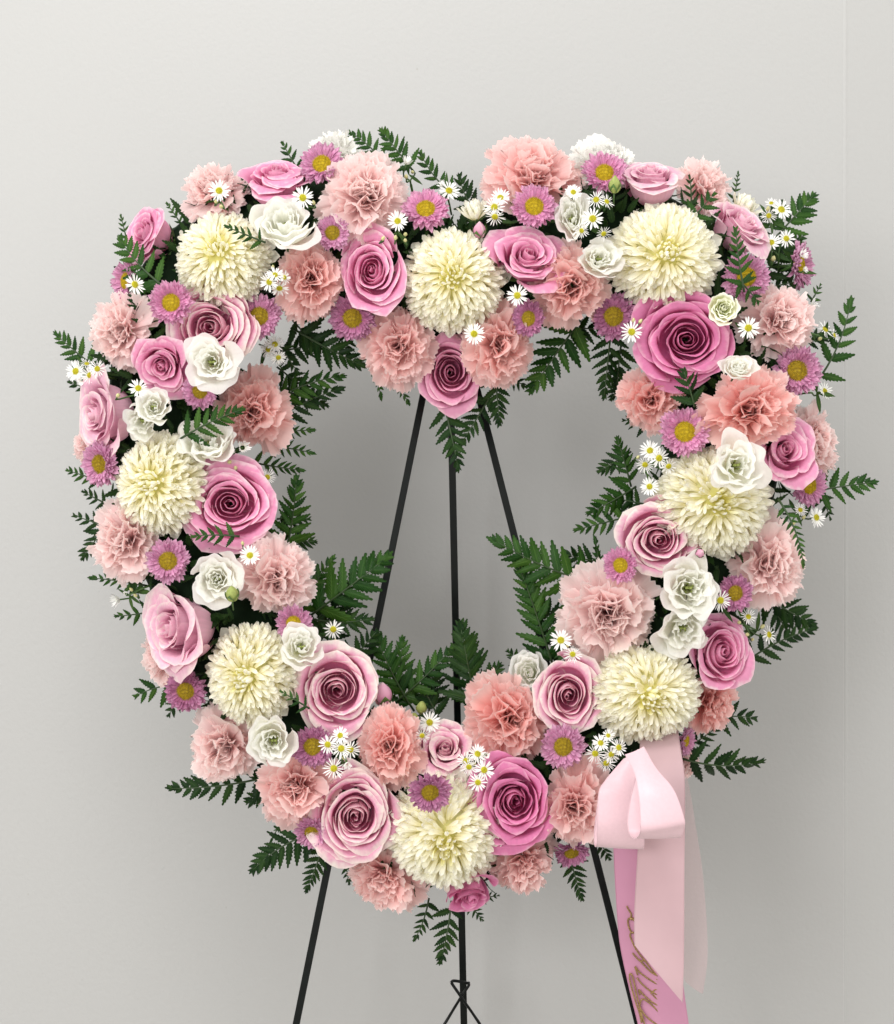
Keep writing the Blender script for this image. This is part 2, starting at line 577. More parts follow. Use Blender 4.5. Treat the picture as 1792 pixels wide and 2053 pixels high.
# bracing wire wound round the rear leg
yb = .21
mb = MB()
mb.tube(catmull([P(700, 2360, .075), P(868, 2090, yb - .02), P(923, 2000, yb - .012), P(939, 1976, yb - .012), P(939, 1968, yb - .012)], 24), .0019, n=6)
add("brace_wire", mb.mesh("brace_wire", M_EASEL), easel)
mb = MB()
mb.tube(catmull([P(1140, 2360, .075), P(985, 2090, yb - .02), P(927, 2002, yb - .016), P(907, 1973, yb - .014), P(906, 1967, yb - .014), P(914, 1966, yb - .014), P(941, 1971, yb - .010)], 28), .0019, n=6)
add("brace_wire", mb.mesh("brace_wire", M_EASEL), easel)

# ------------------------------------------------------------------ the heart-shaped wreath form and its filler greens
HEART = [(908, 580), (830, 545), (740, 505), (650, 475), (550, 480), (450, 525), (380, 600), (345, 700), (335, 830), (350, 960),
         (385, 1080), (440, 1200), (505, 1320), (590, 1440), (690, 1545), (800, 1620), (905, 1660), (1010, 1620), (1120, 1540),
         (1215, 1440), (1290, 1330), (1350, 1220), (1405, 1090), (1440, 960), (1455, 830), (1440, 700), (1395, 600), (1325, 520),
         (1230, 478), (1140, 480), (1050, 520), (975, 560)]
HV = catmull(HEART + HEART[:1], 260)[:-1]
YC = .035
RF = .066


def heart_offset(x, y):
    d = HV - np.array([x, y])
    k = int(np.argmin((d * d).sum(1)))
    return d[k], float(np.hypot(*d[k]))


def face_depth(x, y):
    o = heart_offset(x, y)[1] / PX
    R = .105
    return YC - max(.03, math.sqrt(max(0.0, R * R - min(o, R * .995) ** 2)))


form = bpy.data.objects.new("wreath_form", None)
COL.objects.link(form)
tag(form, "dark heart-shaped foam form under the flowers, hung on the easel", "wreath form")
mb = MB()
n = 12
V, F = [], []
m = len(HV)
for i in range(m):
    t = HV[(i + 1) % m] - HV[i - 1]
    t = t / np.hypot(*t)
    c = P(HV[i][0], HV[i][1], YC)
    ax = Vector((-t[1], 0, -t[0])).normalized()
    for k in range(n):
        a = 2 * math.pi * k / n
        V.append(tuple(c + (ax * math.cos(a) + Vector((0, 1, 0)) * math.sin(a) * .85) * RF))
for i in range(m):
    for k in range(n):
        F.append((i * n + k, i * n + (k + 1) % n, ((i + 1) % m) * n + (k + 1) % n, ((i + 1) % m) * n + k))
mb.add(V, F)
add("foam_ring", mb.mesh("foam_ring", M_FOAM), form)


def leaflet_grid(var, droop=.12, teeth=8, w=.17):
    """toothed fern leaflet, length 1 along +Y, as a 5-wide strip whose edge is cut into teeth"""
    r = random.Random(var)
    ny = teeth * 2 + 1
    Q = np.zeros((ny, 5, 3))
    for j in range(ny):
        y = j / (ny - 1)
        env = w * (math.sin(math.pi * min(1, (y * .93 + .05)) ** .62)) ** .8 if y < 1 else 0.0
        env = max(env, .012 * (1 - y))
        for s, i0 in ((-1, 0), (1, 4)):
            tip = (j % 2 == 1)
            e = env * (1.0 if tip else .70) * (1 + r.uniform(-.08, .08))
            yy = y + (.035 if tip else -.015) * (1 if 0 < y < 1 else 0)
            z = -droop * y * y - .25 * e + .02 * math.sin(9 * y + var)
            Q[j, i0] = (s * e, yy, z)
            im = 1 if s < 0 else 3
            Q[j, im] = (s * e * .5, y + (yy - y) * .3, -droop * y * y - .02 * e)
        Q[j, 2] = (0, y, -droop * y * y - .018)
    return Q


LEAFLETS = [leaflet_grid(k, d, t, w) for k, (d, t, w) in enumerate(((.05, 7, .175), (.16, 8, .185), (-.06, 7, .20), (.25, 7, .18)))]
LEAF_ME = [grid_mesh("leaflet", q, M_FERN) for q in LEAFLETS]
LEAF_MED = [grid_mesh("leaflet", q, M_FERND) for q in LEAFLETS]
# filler leaves: short toothed leaves covering the foam
mb = MB()
fr = random.Random(3)
for i in range(2200):
    k = fr.randrange(m)
    a = fr.uniform(-math.pi * .97, -.03 * math.pi)          # front half
    t = HV[(k + 1) % m] - HV[k - 1]
    t = t / np.hypot(*t)
    ax = Vector((-t[1], 0, -t[0])).normalized()
    nrm = (ax * math.cos(a) + Vector((0, 1, 0)) * math.sin(a)).normalized()
    c = P(HV[k][0], HV[k][1], YC) + nrm * RF * fr.uniform(.9, 1.06)
    d = (nrm * fr.uniform(.2, 1.0) + Vector((fr.gauss(0, 1), fr.gauss(0, .3), fr.gauss(0, 1))) * .55).normalized()
    x = d.cross(nrm)
    if x.length < .1:
        continue
    x.normalize()
    z = x.cross(d)
    s = fr.uniform(.015, .028)
    M = Matrix(((x.x * s, d.x * s, z.x * s, c.x), (x.y * s, d.y * s, z.y * s, c.y), (x.z * s, d.z * s, z.z * s, c.z), (0, 0, 0, 1)))
    mb.grid(LEAFLETS[fr.randrange(4)], M)
tag(add("filler_foliage", mb.mesh("filler_foliage", M_FILL)), "short dark leaves filling the gaps between the flowers", "foliage", kind="stuff")


# ------------------------------------------------------------------ fern fronds
def fern(bx, by, tx, ty, label, leaf=.38, pairs=9, bend=0.0, yb=.045, yt=.03, tilt=0.0, dark=False, start=.12, group="fern fronds tucked round the heart", lob=.98):
    r = random.Random(int(bx * 7 + by * 13 + tx))
    A, B = P(bx, by, yb), P(tx, ty, yt)
    d = B - A
    ln = d.length
    d.normalize()
    toward = Vector((0, -1, 0))
    x = d.cross(toward).normalized()
    z = x.cross(d).normalized()
    q = Quaternion(d, math.radians(tilt + r.uniform(-18, 18)))
    x, z = q @ x, q @ z
    root = bpy.data.objects.new("fern_frond", None)
    COL.objects.link(root)
    root.matrix_world = Matrix(((x.x, d.x, z.x, A.x), (x.y, d.y, z.y, A.y), (x.z, d.z, z.z, A.z), (0, 0, 0, 1)))
    tag(root, label, "fern", group)
    arch = r.uniform(.02, .07)

    def cur(s):
        return Vector((bend * ln * 4 * s * (1 - s) * .5, s * ln, arch * ln * 4 * s * (1 - s)))
    mbx = MB()
    pts = [cur(s) for s in np.linspace(0, .97, 9)]
    mbx.tube(pts, .0011 + ln * .004, .0004, n=5)
    add("rachis", mbx.mesh("rachis", M_RACHIS), root)
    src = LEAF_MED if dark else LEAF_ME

    def put(s, side, L_, ang):
        p = cur(s)
        tg = (cur(min(1, s + .03)) - cur(max(0, s - .03))).normalized()
        a = math.atan2(tg.x, tg.y)
        a2 = a + side * ang
        dirv = Vector((math.sin(a2), math.cos(a2), r.uniform(-.25, .12))).normalized()
        zz = Vector((r.uniform(-.3, .3) + side * .18, r.uniform(-.3, .3), 1))
        xx = dirv.cross(zz).normalized()
        zz = xx.cross(dirv)
        w = L_ * r.uniform(.9, 1.12) * (1 + 1.3 * max(0, s - .5)) * lob
        M = Matrix(((xx.x * w, dirv.x * L_, zz.x * w, p.x), (xx.y * w, dirv.y * L_, zz.y * w, p.y), (xx.z * w, dirv.z * L_, zz.z * w, p.z), (0, 0, 0, 1)))
        add("leaflet", src[r.randrange(4)], root, M)
    for i in range(pairs):
        s = start + (.96 - start) * (i / (pairs - 1)) ** .82
        L_ = leaf * ln * ((1 - s) ** .62 * .95 + .10)
        ang = math.radians(66 - 34 * s)
        for side in (-1, 1):
            put(min(.97, s + (.022 if side > 0 else 0)), side, L_ * r.uniform(.88, 1.1), ang + r.uniform(-.1, .1))
    put(.9, 0.0, .12 * ln + .1 * leaf * ln, 0)
    return root


# ------------------------------------------------------------------ flower heads
def frame(n_, roll):
    z = Vector(n_).normalized()
    up = Vector((0, 0, 1))
    x = up.cross(z)
    if x.length < .05:
        x = Vector((1, 0, 0))
    x.normalize()
    y = z.cross(x)
    q = Quaternion(z, roll)
    return q @ x, q @ y, z


def root_at(name, x, y, r, lean, hgt, roll=0.0, fwd=0.0, sq=(1, 1)):
    """Empty at the base of a flower whose face centre shows at survey point x, y"""
    dep = face_depth(x, y) - fwd
    n_ = Vector((lean[0], -math.sqrt(max(.05, 1 - lean[0] ** 2 - lean[1] ** 2)), lean[1])).normalized()
    X, Y, Z = frame(n_, roll)
    s = RS(r, dep)
    c = P(x, y, dep) - Z * hgt * s
    o = bpy.data.objects.new(name, None)
    COL.objects.link(o)
    a, b_ = s * sq[0], s * sq[1]
    o.matrix_world = Matrix(((X.x * a, Y.x * b_, Z.x * s, c.x), (X.y * a, Y.y * b_, Z.y * s, c.y), (X.z * a, Y.z * b_, Z.z * s, c.z), (0, 0, 0, 1)))
    return o


def stem_mesh():
    mb = MB()
    mb.tube([(0, 0, .02), (.0, 0, -.5), (.03, .02, -1.1)], .075, .06, n=6)
    return mb.mesh("stem", M_GREEN)


STEM = stem_mesh()


def sepal_mesh(nseg, L_, w, name, mat):
    mb = MB()
    for k in range(nseg):
        a = 2 * math.pi * k / nseg
        Q = np.zeros((5, 3, 3))
        for j in range(5):
            v = j / 4
            rr = .08 + L_ * v * .8
            zz = L_ * .55 * v * v + .0
            ww = w * math.sin(math.pi * (.12 + .88 * v)) if j < 4 else .0
            for i, s in enumerate((-1, 0, 1)):
                Q[j, i] = (rr, s * ww, zz)
        c, s_ = math.cos(a), math.sin(a)
        R = np.array([[c, -s_, 0], [s_, c, 0], [0, 0, 1]])
        mb.grid(Q @ R.T)
    return mb.mesh(name, mat)


SEPALS = sepal_mesh(5, .75, .14, "sepals", M_CALYX)


def cup_petals(rng, cnt, H, openness, nu=15, nv=12, wave=.032, spiral=.13, hw0=2.3, hw1=.95, inner_r=.07, drop=.35, flare=.25, curl=.09, tipv=.03, expo=.85, close=.35, ripple=.008, fall=.13):
    """petals of a cupped spiral bloom (rose, lisianthus) as vertex grids; base at z 0, axis +Z, outer rim radius about 1"""
    out = []
    u = np.linspace(-1, 1, nu)[None, :]
    v = (np.linspace(0, 1, nv) ** .85)[:, None]
    for k in range(cnt):
        t = k / (cnt - 1)
        th = k * 2.39996 + rng.normal(0, .36)
        Rk = (inner_r + (openness - inner_r) * t ** expo) * (1 + rng.normal(0, .03))
        hw_ = hw1 + (hw0 - hw1) * (1 - t) ** 2.2
        zr = H * (1 - .05 * (1 - t) - drop * t ** 2.2) * (1 + rng.normal(0, .03))
        vmax = 1 - (.16 + .1 * rng.random()) * np.abs(u) ** 4 + tipv * t * np.exp(-(u / .14) ** 2)
        vv = v * vmax
        rise = np.sin(np.clip(vv / .62, 0, 1) * math.pi / 2) ** .8
        top = np.clip((vv - .62) / .38, 0, 1.2)
        bendr = -close * (1 - t) ** 2.0 + flare * t ** .9 * (1 + rng.normal(0, .25))
        rr = .05 + (Rk - .05) * rise * (1 + bendr * top ** 1.7)
        zz = zr * vv ** .95
        lip = np.clip((vv - .84) / .16, 0, 1.3) ** 2
        cu = curl * smooth01(.10, .55, np.array(t)) * (1 + rng.normal(0, .35))
        rr = rr + cu * lip
        zz = zz - cu * .8 * lip
        # the side edges roll outwards on outer petals
        side = np.abs(u) ** 4 * vv
        rr = rr + .06 * t * side
        rr = rr * (1 + spiral * u * (1 - .3 * t))
        ph = rng.random(4) * 6.28
        wv_ = wave * (.4 + t) * vv ** 2
        rr = rr + wv_ * np.sin(3.1 * u + ph[0]) + wv_ * .6 * np.sin(6.3 * u + ph[1]) + ripple * vv ** 4 * np.sin(11 * u + ph[3])
        zz = zz + wv_ * .8 * np.sin(4.0 * u + ph[2])
        ang = th + hw_ * u * (.55 + .45 * np.clip(vv * 1.6, 0, 1)) + 0 * v
        Q = np.stack([rr * np.cos(ang), rr * np.sin(ang), zz + 0 * ang], -1)
        # outer petals fall open a little
        tl = (fall * smooth01(.55, 1, np.array(t)) * rng.random() + rng.normal(0, .03))
        c, s = math.cos(th), math.sin(th)
        rad = Q[..., 0] * c + Q[..., 1] * s
        tan = -Q[..., 0] * s + Q[..., 1] * c
        r2 = rad * math.cos(tl) + Q[..., 2] * math.sin(tl)
        z2 = -rad * math.sin(tl) + Q[..., 2] * math.cos(tl)
        Q = np.stack([r2 * c - tan * s, r2 * s + tan * c, z2], -1)
        out.append(Q[:, ::-1])
    return out


def rose(x, y, r, lean, label, tone='mid', kind='open', roll=0.0, fwd=0.0, cnt=None, sq=(1, 1), seed=0):
    rng = np.random.default_rng(int(x * 31 + y * 7) + seed)
    H = {'open': 1.0, 'pot': 1.45, 'bud': 1.7, 'wide': .85}[kind]
    r *= 1.05
    o = root_at("rose", x, y, r, lean, H * .86, 0.0, fwd, sq)
    tag(o, label, "rose", "pink roses in the heart wreath")
    mat = M_ROSE[tone]
    kw = dict(
        open=dict(cnt=cnt or 25, openness=.88, drop=.30, flare=.20, curl=.10, hw1=1.08),
        wide=dict(cnt=cnt or 29, openness=.88, drop=.32, flare=.22, curl=.10, hw1=1.08),
        pot=dict(cnt=cnt or 24, openness=.72, drop=.12, flare=.34, hw1=1.1, curl=.16, close=.25, expo=1.0),
        bud=dict(cnt=cnt or 18, openness=.72, drop=.15, flare=.30, curl=.12, close=.3, expo=1.0),
    )[kind]
    for Q in cup_petals(rng, kw.pop('cnt'), H, kw.pop('openness'), **kw):
        add("petal", grid_mesh("petal", Q, mat), o)
    add("stem", STEM, o)
    add("sepals", SEPALS, o)
    return o


def pistil_mesh():
    mb = MB()
    mb.tube([(0, 0, .1), (0, 0, .55)], .06, .05, n=6)
    for k in range(2):
        a = math.pi * k
        mb.tube([(0, 0, .52), (.07 * math.cos(a), .07 * math.sin(a), .62), (.12 * math.cos(a), .12 * math.sin(a), .60)], .055, .05, n=6)
    for k in range(5):
        a = 2 * math.pi * k / 5 + .4
        mb.tube([(.05 * math.cos(a), .05 * math.sin(a), .1), (.15 * math.cos(a), .15 * math.sin(a), .42), (.17 * math.cos(a), .17 * math.sin(a), .52)], .018, .045, n=5)
    return mb.mesh("pistil", M_BUDG)


PISTIL = pistil_mesh()


def lisianthus(x, y, r, lean, label, mat=None, fwd=.008, cnt=11, wave=.06, openness=.86, roll=0.0, sq=(1, 1), closed=False, flare=.17):
    rng = np.random.default_rng(int(x * 17 + y * 5))
    H = 1.1
    r *= .92
    cnt += 4
    o = root_at("lisianthus", x, y, r, lean, H * .8, roll, fwd, sq)
    tag(o, label, "lisianthus", "white lisianthus in the heart wreath")
    kw = dict(inner_r=.22, hw0=1.4, hw1=1.15, spiral=.18, drop=.14, fall=.08, flare=flare, curl=.10, tipv=0, wave=wave * 1.05, close=-.05, expo=1.0, nu=25, nv=11, ripple=.05)
    if closed:
        kw.update(inner_r=.10, close=.35, hw0=2.0, drop=.2)
    for Q in cup_petals(rng, cnt, H, openness, **kw):
        add("petal", grid_mesh("petal", Q, mat or M_LIS), o)
    add("pistil", PISTIL, o)
    add("stem", STEM, o)
    return o


# carnation petals: fans with a toothed, ruffled margin
def carn_grid(rng, ruffle, width, bendback, fold):
    nu, nv = 27, 9
    u = np.linspace(-1, 1, nu)[None, :]
    v = np.linspace(0, 1, nv)[:, None]
    halfw = .07 + width * v ** 1.25
    edge = 1 - .16 * np.abs(u) ** 2.2
    teeth = np.where(np.arange(nu) % 2 == 0, .0, .055)[None, :] * (.6 + .8 * rng.random((1, nu)))
    vv = v * edge + teeth * v ** 6
    x = halfw * u * (1 - .1 * np.abs(u))
    ph = rng.random(5) * 6.28
    amp = ruffle * v ** 1.6
    z = amp * (np.sin(3.3 * u + ph[0]) * .6 + np.sin(7.5 * u + ph[1]) * .42 + np.sin(13 * u + ph[2]) * .16 * v ** 3)
    yd = amp * .35 * np.cos(7.5 * u + ph[1])
    z = z + fold * np.abs(u) * v ** 1.3 - bendback * v ** 2.2
    x = x + amp * .5 * np.sin(5.2 * u + ph[3])
    return np.stack([x + 0 * v, vv + yd, z + 0 * u], -1)


crng = np.random.default_rng(77)
CARN_OUT = [carn_grid(crng, .13, .47, .16, .06) for _ in range(7)]
CARN_MID = [carn_grid(crng, .19, .48, .05, .10) for _ in range(7)]
CARN_IN = [carn_grid(crng, .24, .42, -.05, .22) for _ in range(8)]
_carn_cache = {}


def carn_meshes(tone):
    if tone not in _carn_cache:
        _carn_cache[tone] = [[grid_mesh("petal", q, M_CARN[tone]) for q in qs] for qs in (CARN_OUT, CARN_MID, CARN_IN)]
    return _carn_cache[tone]


def calyx_mesh():
    mb = MB()
    mb.tube([(0, 0, -.75), (0, 0, -.5), (0, 0, -.1), (0, 0, .05)], .13, .24, n=8)
    mb.tube([(0, 0, -.7), (.02, 0, -1.6)], .07, .06, n=6)
    return mb.mesh("calyx", M_CALYX)


CALYX = calyx_mesh()


def petal_matrix(az, elev, base_r, base_z, L_, twist, w=1.0):
    """petal running outwards from (base_r, base_z) at azimuth az, raised by elev; its face towards +Z / the axis"""
    ca, sa = math.cos(az), math.sin(az)
    rad, tan = Vector((ca, sa, 0)), Vector((-sa, ca, 0))
    d = rad * math.cos(elev) + Vector((0, 0, 1)) * math.sin(elev)
    z = -rad * math.sin(elev) + Vector((0, 0, 1)) * math.cos(elev)
    x = d.cross(z)
    q = Quaternion(d, twist)
    x, z = q @ x, q @ z
    p = rad * base_r + Vector((0, 0, base_z))
    return Matrix(((x.x * L_ * w, d.x * L_, z.x * L_, p.x), (x.y * L_ * w, d.y * L_, z.y * L_, p.y), (x.z * L_ * w, d.z * L_, z.z * L_, p.z), (0, 0, 0, 1)))


def carnation(x, y, r, lean, label, tone='mid', fwd=0.0, roll=None, sq=(1, 1)):
    rr = random.Random(int(x * 3 + y * 11))
    r *= .96
    lob = [(rr.uniform(0, 6.28), rr.uniform(.03, .13)) for _ in range(3)]
    o = root_at("carnation", x, y, r, lean, .42, 0.0, fwd, sq)
    tag(o, label, "carnation", "white carnations behind the top of the heart" if tone == 'white' else "pink carnations in the heart wreath")
    out, mid, inn = carn_meshes(tone)
    for cnt, el, L_, src, tw in ((9, 4, 1.0, out, .15), (9, 20, .98, out, .25), (9, 38, .92, mid, .35), (9, 54, .84, mid, .6), (9, 68, .80, inn, 1.0), (8, 80, .76, inn, 1.5)):
        off = rr.uniform(0, 6.28)
        for k in range(cnt):
            az = off + 2 * math.pi * (k + rr.uniform(-.25, .25)) / cnt
            e = math.radians(el + rr.uniform(-8, 8))
            Lk = L_ * rr.uniform(.82, 1.08) * (1 + sum(a_ * math.cos((i_ + 1) * az + p_) for i_, (p_, a_) in enumerate(lob)))
            M = petal_matrix(az, e, .04 + .05 * rr.random(), .0, Lk, rr.gauss(0, tw * .55), rr.uniform(.85, 1.15))
            add("petal", src[rr.randrange(len(src))], o, M)
    add("calyx", CALYX, o)
    return o


# chrysanthemum petals: long spoons with cupped, blunt tips
def spoon_grid(curl, cup, w, tip, nu=5, nv=9, side=0.0, t0=.7):
    Q = np.zeros((nv, nu, 3))
    for j in range(nv):
        v = j / (nv - 1)
        a = curl * v ** 1.5
        # centre line bends towards +Z
        if j == 0:
            cx, cz = 0.0, 0.0
        else:
            cx += math.cos(a) / (nv - 1)
            cz += math.sin(a) / (nv - 1)
        ww = w * (.55 + .45 * math.sin(math.pi * min(1, v * .62 + .08)))
        if v > t0:
            ww *= max(0.16 if t0 > .75 else .08, 1 - ((v - t0) / (1 - t0)) ** tip)
        for i in range(nu):
            u = -1 + 2 * i / (nu - 1)
            h = cup * w * u * u * (.5 + .5 * v)
            Q[j, i] = (ww * u + side * v * v, cx - math.sin(a) * h, cz + math.cos(a) * h)
    return Q


MUM_SPEC = {
    "in": (M_MUM_IN, [(.55, .9, .115, 2.6), (.8, .9, .12, 2.4), (.35, 1.0, .11, 2.6)]),
    "mid": (M_MUM, [(-.75, .7, .125, 3.0, .05), (-.55, .8, .13, 3.4, -.06), (-.3, .9, .12, 2.6, .04), (.75, 1.0, .145, 3.2, -.03), (.4, 1.1, .135, 2.6, .05)]),
    "low": (M_MUM, [(.9, .7, .13, 3.0, .06), (1.15, .8, .135, 3.4, -.06), (.6, .9, .14, 2.6, .02), (1.3, .7, .13, 2.8, -.04), (.3, 1.1, .13, 2.6, .05)]),
    "out": (M_MUM_OUT, [(.35, .5, .14, 3.0, .04), (.0, .5, .135, 3.6, -.05), (.2, .6, .145, 2.7, .0)])}
MUM_G = {k_: [spoon_grid(*q_[:4], side=q_[4] if len(q_) > 4 else 0, nu=5, nv=10, t0=.8) for q_ in v_[1]] for k_, v_ in MUM_SPEC.items()}
MUM_V = {k_: [grid_mesh("petal", g_, MUM_SPEC[k_][0]) for g_ in v_] for k_, v_ in MUM_G.items()}


def core_mesh():
    mb = MB()
    nv, nu = 7, 14
    Q = np.zeros((nv, nu, 3))
    for j in range(nv):
        p = math.pi * .72 * j / (nv - 1)
        for i in range(nu):
            a = 2 * math.pi * i / (nu - 1)
            Q[j, i] = (.70 * math.sin(p) * math.cos(a), .70 * math.sin(p) * math.sin(a), .58 * math.cos(p))
    mb.grid(Q)
    return mb.mesh("flower_core", M_MUM_IN)


CORE = core_mesh()


def mum(x, y, r, lean, label, fwd=0.0, cnt=780, roll=None, skirt=14, sq=(1, 1), squash=.84, comb=(0, -.5), alone=276):
    rr = random.Random(int(x + y * 3))
    r *= 1.06
    o = root_at("chrysanthemum", x, y, r, lean, .50, 0.0, fwd, sq)
    tag(o, label, "chrysanthemum", "large cream chrysanthemums")
    wild = [(rr.uniform(0, 6.28), rr.uniform(.3, .9), rr.choice((1, 2, 3))) for _ in range(4)]
    cb = Vector((comb[0], comb[1], 0))
    rest = MB()
    for k in range(cnt):
        f = ((k + .5) / cnt) ** 1.10
        ph = math.acos(1 - 1.16 * f)                    # 0 at the crown, beyond 90 deg under the rim
        az = k * 2.39996 + rr.uniform(-.2, .2)
        deg = math.degrees(ph)
        q = (.735 if deg < 88 else .65) * rr.uniform(.95, 1.03)
        ca, sa = math.cos(az), math.sin(az)
        n_ = Vector((math.sin(ph) * ca, math.sin(ph) * sa, math.cos(ph)))
        p = Vector((q * n_.x, q * n_.y, q * squash * n_.z))
        out_ = Vector((math.cos(ph) * ca, math.cos(ph) * sa, -math.sin(ph)))
        patch = sum(math.cos(m_ * az - a0) * s0 for a0, s0, m_ in wild) * .13
        if deg < 16:
            kind, L_, e = "in", .24 + .08 * deg / 16, 1.35 + rr.gauss(0, .12)
            t = out_ * .4 + cb * .6
        elif deg < 62:
            kind, L_ = "mid", .275
            e = 1.0 - .35 * (deg - 16) / 46 + 1.5 * patch + rr.gauss(0, .16)
            t = out_ + cb * (1.2 - deg / 75)
        elif deg < 90:
            kind, L_ = "low", .31
            e = .40 + patch + rr.gauss(0, .15)
            t = out_ + cb * .25
        else:
            kind, L_ = "out", .42
            e = .35 + rr.gauss(0, .15)
            t = out_ + cb * .1
        if t.length < .05:
            t = out_
        i_ = rr.randrange(len(MUM_G[kind]))
        if MUM_SPEC[kind][1][i_][0] > 0 and kind == "mid":
            e *= .7
        t = (t - n_ * t.dot(n_)).normalized()
        t = Quaternion(n_, rr.gauss(0, .42)) @ t
        d = t * math.cos(e) + n_ * math.sin(e)
        zz = n_ * math.cos(e) - t * math.sin(e)
        xx = d.cross(zz)
        tw = Quaternion(d, rr.gauss(0, .25))
        xx, zz = tw @ xx, tw @ zz
        L_ *= rr.uniform(.82, 1.2)
        w = L_ * rr.uniform(.85, 1.2)
        M = Matrix(((xx.x * w, d.x * L_, zz.x * L_, p.x), (xx.y * w, d.y * L_, zz.y * L_, p.y), (xx.z * w, d.z * L_, zz.z * L_, p.z), (0, 0, 0, 1)))
        # the petals that show largest are parts of their own; every third of the rest joins the fine filling
        if (k * alone) // cnt != ((k + 1) * alone) // cnt:
            add("petal", MUM_V[kind][i_], o, M)
        else:
            rest.grid(MUM_G[kind][i_], M)
    for k in range(skirt):
        az = 2 * math.pi * k / max(1, skirt) + rr.uniform(-.2, .2)
        M = petal_matrix(az, math.radians(rr.uniform(-22, 2)), .40, -.10, .66 * rr.uniform(.8, 1.12), rr.gauss(0, .3), rr.uniform(1.0, 1.4))
        add("petal", MUM_V["out"][rr.randrange(3)], o, M)
    add("fine_petals", rest.mesh("fine_petals", M_MUM), o)["kind"] = "stuff"
    add("flower_core", CORE, o)
    add("calyx", CALYX, o)
    return o


# aster: several rings of narrow rays round a domed disc
AST_SPECS = [(.35, .7, .15, 4, .02), (.1, .8, .155, 4.4, -.03), (-.25, .7, .15, 4, .02), (.6, .8, .145, 4, .03)]
AST_ME = {t: [grid_mesh("petal", spoon_grid(*s[:4], nu=3, nv=6, side=s[4]), M_ASTER[t]) for s in AST_SPECS] for t in M_ASTER}


def disc_mesh(mat, R=.46, cnt=170, h=.16, g=.042, seed=1):
    mb = MB()
    r = random.Random(seed)
    nv, nu = 6, 16
    Q = np.zeros((nv, nu, 3))
    for j in range(nv):
        p = math.pi * .5 * j / (nv - 1)
        for i in range(nu):
            a = 2 * math.pi * i / (nu - 1)
            Q[j, i] = (R * math.sin(p) * math.cos(a), R * math.sin(p) * math.sin(a), h * math.cos(p) - .02)
    mb.grid(Q)
    for k in range(cnt):
        f = math.sqrt((k + .5) / cnt)
        a = k * 2.39996
        rad = R * .97 * f
        dimple = -.045 * math.exp(-(f / .22) ** 2)
        z = h * math.sqrt(max(0, 1 - f * f * .96)) + dimple - .012
        c = Vector((rad * math.cos(a), rad * math.sin(a), z))
        n_ = Vector((c.x * .6, c.y * .6, .5)).normalized()
        t1 = n_.cross(Vector((0, 1, .01))).normalized()
        t2 = n_.cross(t1)
        s = g * r.uniform(.75, 1.2)
        vs = [c + (t1 * math.cos(b_) + t2 * math.sin(b_)) * s * .62 for b_ in (0, 1.26, 2.51, 3.77, 5.03)]
        tops = [p_ + n_ * s * 1.1 - (p_ - c) * .35 for p_ in vs]
        fs = [(i, (i + 1) % 5, 5 + (i + 1) % 5, 5 + i) for i in range(5)] + [(5, 6, 7, 8, 9)]
        mb.add([tuple(p_) for p_ in vs + tops], fs)
    return mb.mesh("disc", mat, False)


DISC = disc_mesh(M_DISC)
DISCR = disc_mesh(M_DISCD, seed=4)


def aster(x, y, r, lean, label, tone='lilac', ripe=False, fwd=.004, sparse=1.0, roll=0.0, cup=0.0, sq=(1, 1)):
    rr = random.Random(int(x * 5 + y))
    r *= 1.04
    o = root_at("aster", x, y, r, lean, .15, roll, fwd, sq)
    tag(o, label, "aster", "pink asters with yellow discs")
    cup += rr.uniform(-7, 9)
    sparse *= rr.uniform(.86, 1.06)
    bad = [(rr.uniform(0, 6.28), rr.uniform(.1, .5)) for _ in range(2)]
    for cnt, e0, base_r, bz, L_ in ((42, -3, .34, .0, .67), (40, 9, .36, .03, .60), (36, 22, .38, .055, .47), (28, 40, .41, .07, .30)):
        cnt = int(cnt * sparse)
        off = rr.random()
        for k in range(cnt):
            az = 2 * math.pi * (k + off + rr.uniform(-.3, .3)) / cnt
            bend_ = sum(26 * m_ * math.exp(-((math.cos(az - a0) - 1) / .12) ** 2) for a0, m_ in bad)
            M = petal_matrix(az, math.radians(e0 + cup + bend_ + rr.uniform(-8, 8)), base_r, bz, L_ * rr.uniform(.82, 1.1), rr.gauss(0, .35), rr.uniform(.85, 1.15))
            add("petal", AST_ME[tone][rr.randrange(4)], o, M)
    add("disc", DISCR if ripe else DISC, o)
    add("sepals", SEPALS, o, Matrix.Translation((0, 0, -.28)) @ Matrix.Scale(.8, 4))
    add("stem", STEM, o, Matrix.Translation((0, 0, -.1)))
    return o


# daisy sprigs: small white heads, buds and leaves on branching stems
def daisy_head(cnt, elev, seed, L_=.74, w=.105):
    r = random.Random(seed)
    mb = MB()
    for k in range(cnt):
        az = 2 * math.pi * (k + r.uniform(-.28, .28)) / cnt
        M = petal_matrix(az, math.radians(elev + r.uniform(-12, 12)), .24, 0, L_ * r.uniform(.82, 1.08), r.gauss(0, .25), r.uniform(.8, 1.2))
        mb.grid(spoon_grid(r.uniform(-.3, .35), .5, w, 2.2, nu=3, nv=5), M)
    return mb.mesh("flower_head", M_DAISY)


DHEAD = {'full': [daisy_head(19, 6, 1), daisy_head(16, 2, 2), daisy_head(21, 10, 3)],
         'thin': [daisy_head(22, 14, 4, .78, .06), daisy_head(18, 4, 5, .76, .062)],
         'cup': [daisy_head(18, 52, 6), daisy_head(16, 62, 7)]}
DDISC = disc_mesh(M_DDISC, R=.29, cnt=46, h=.15, g=.055, seed=9)


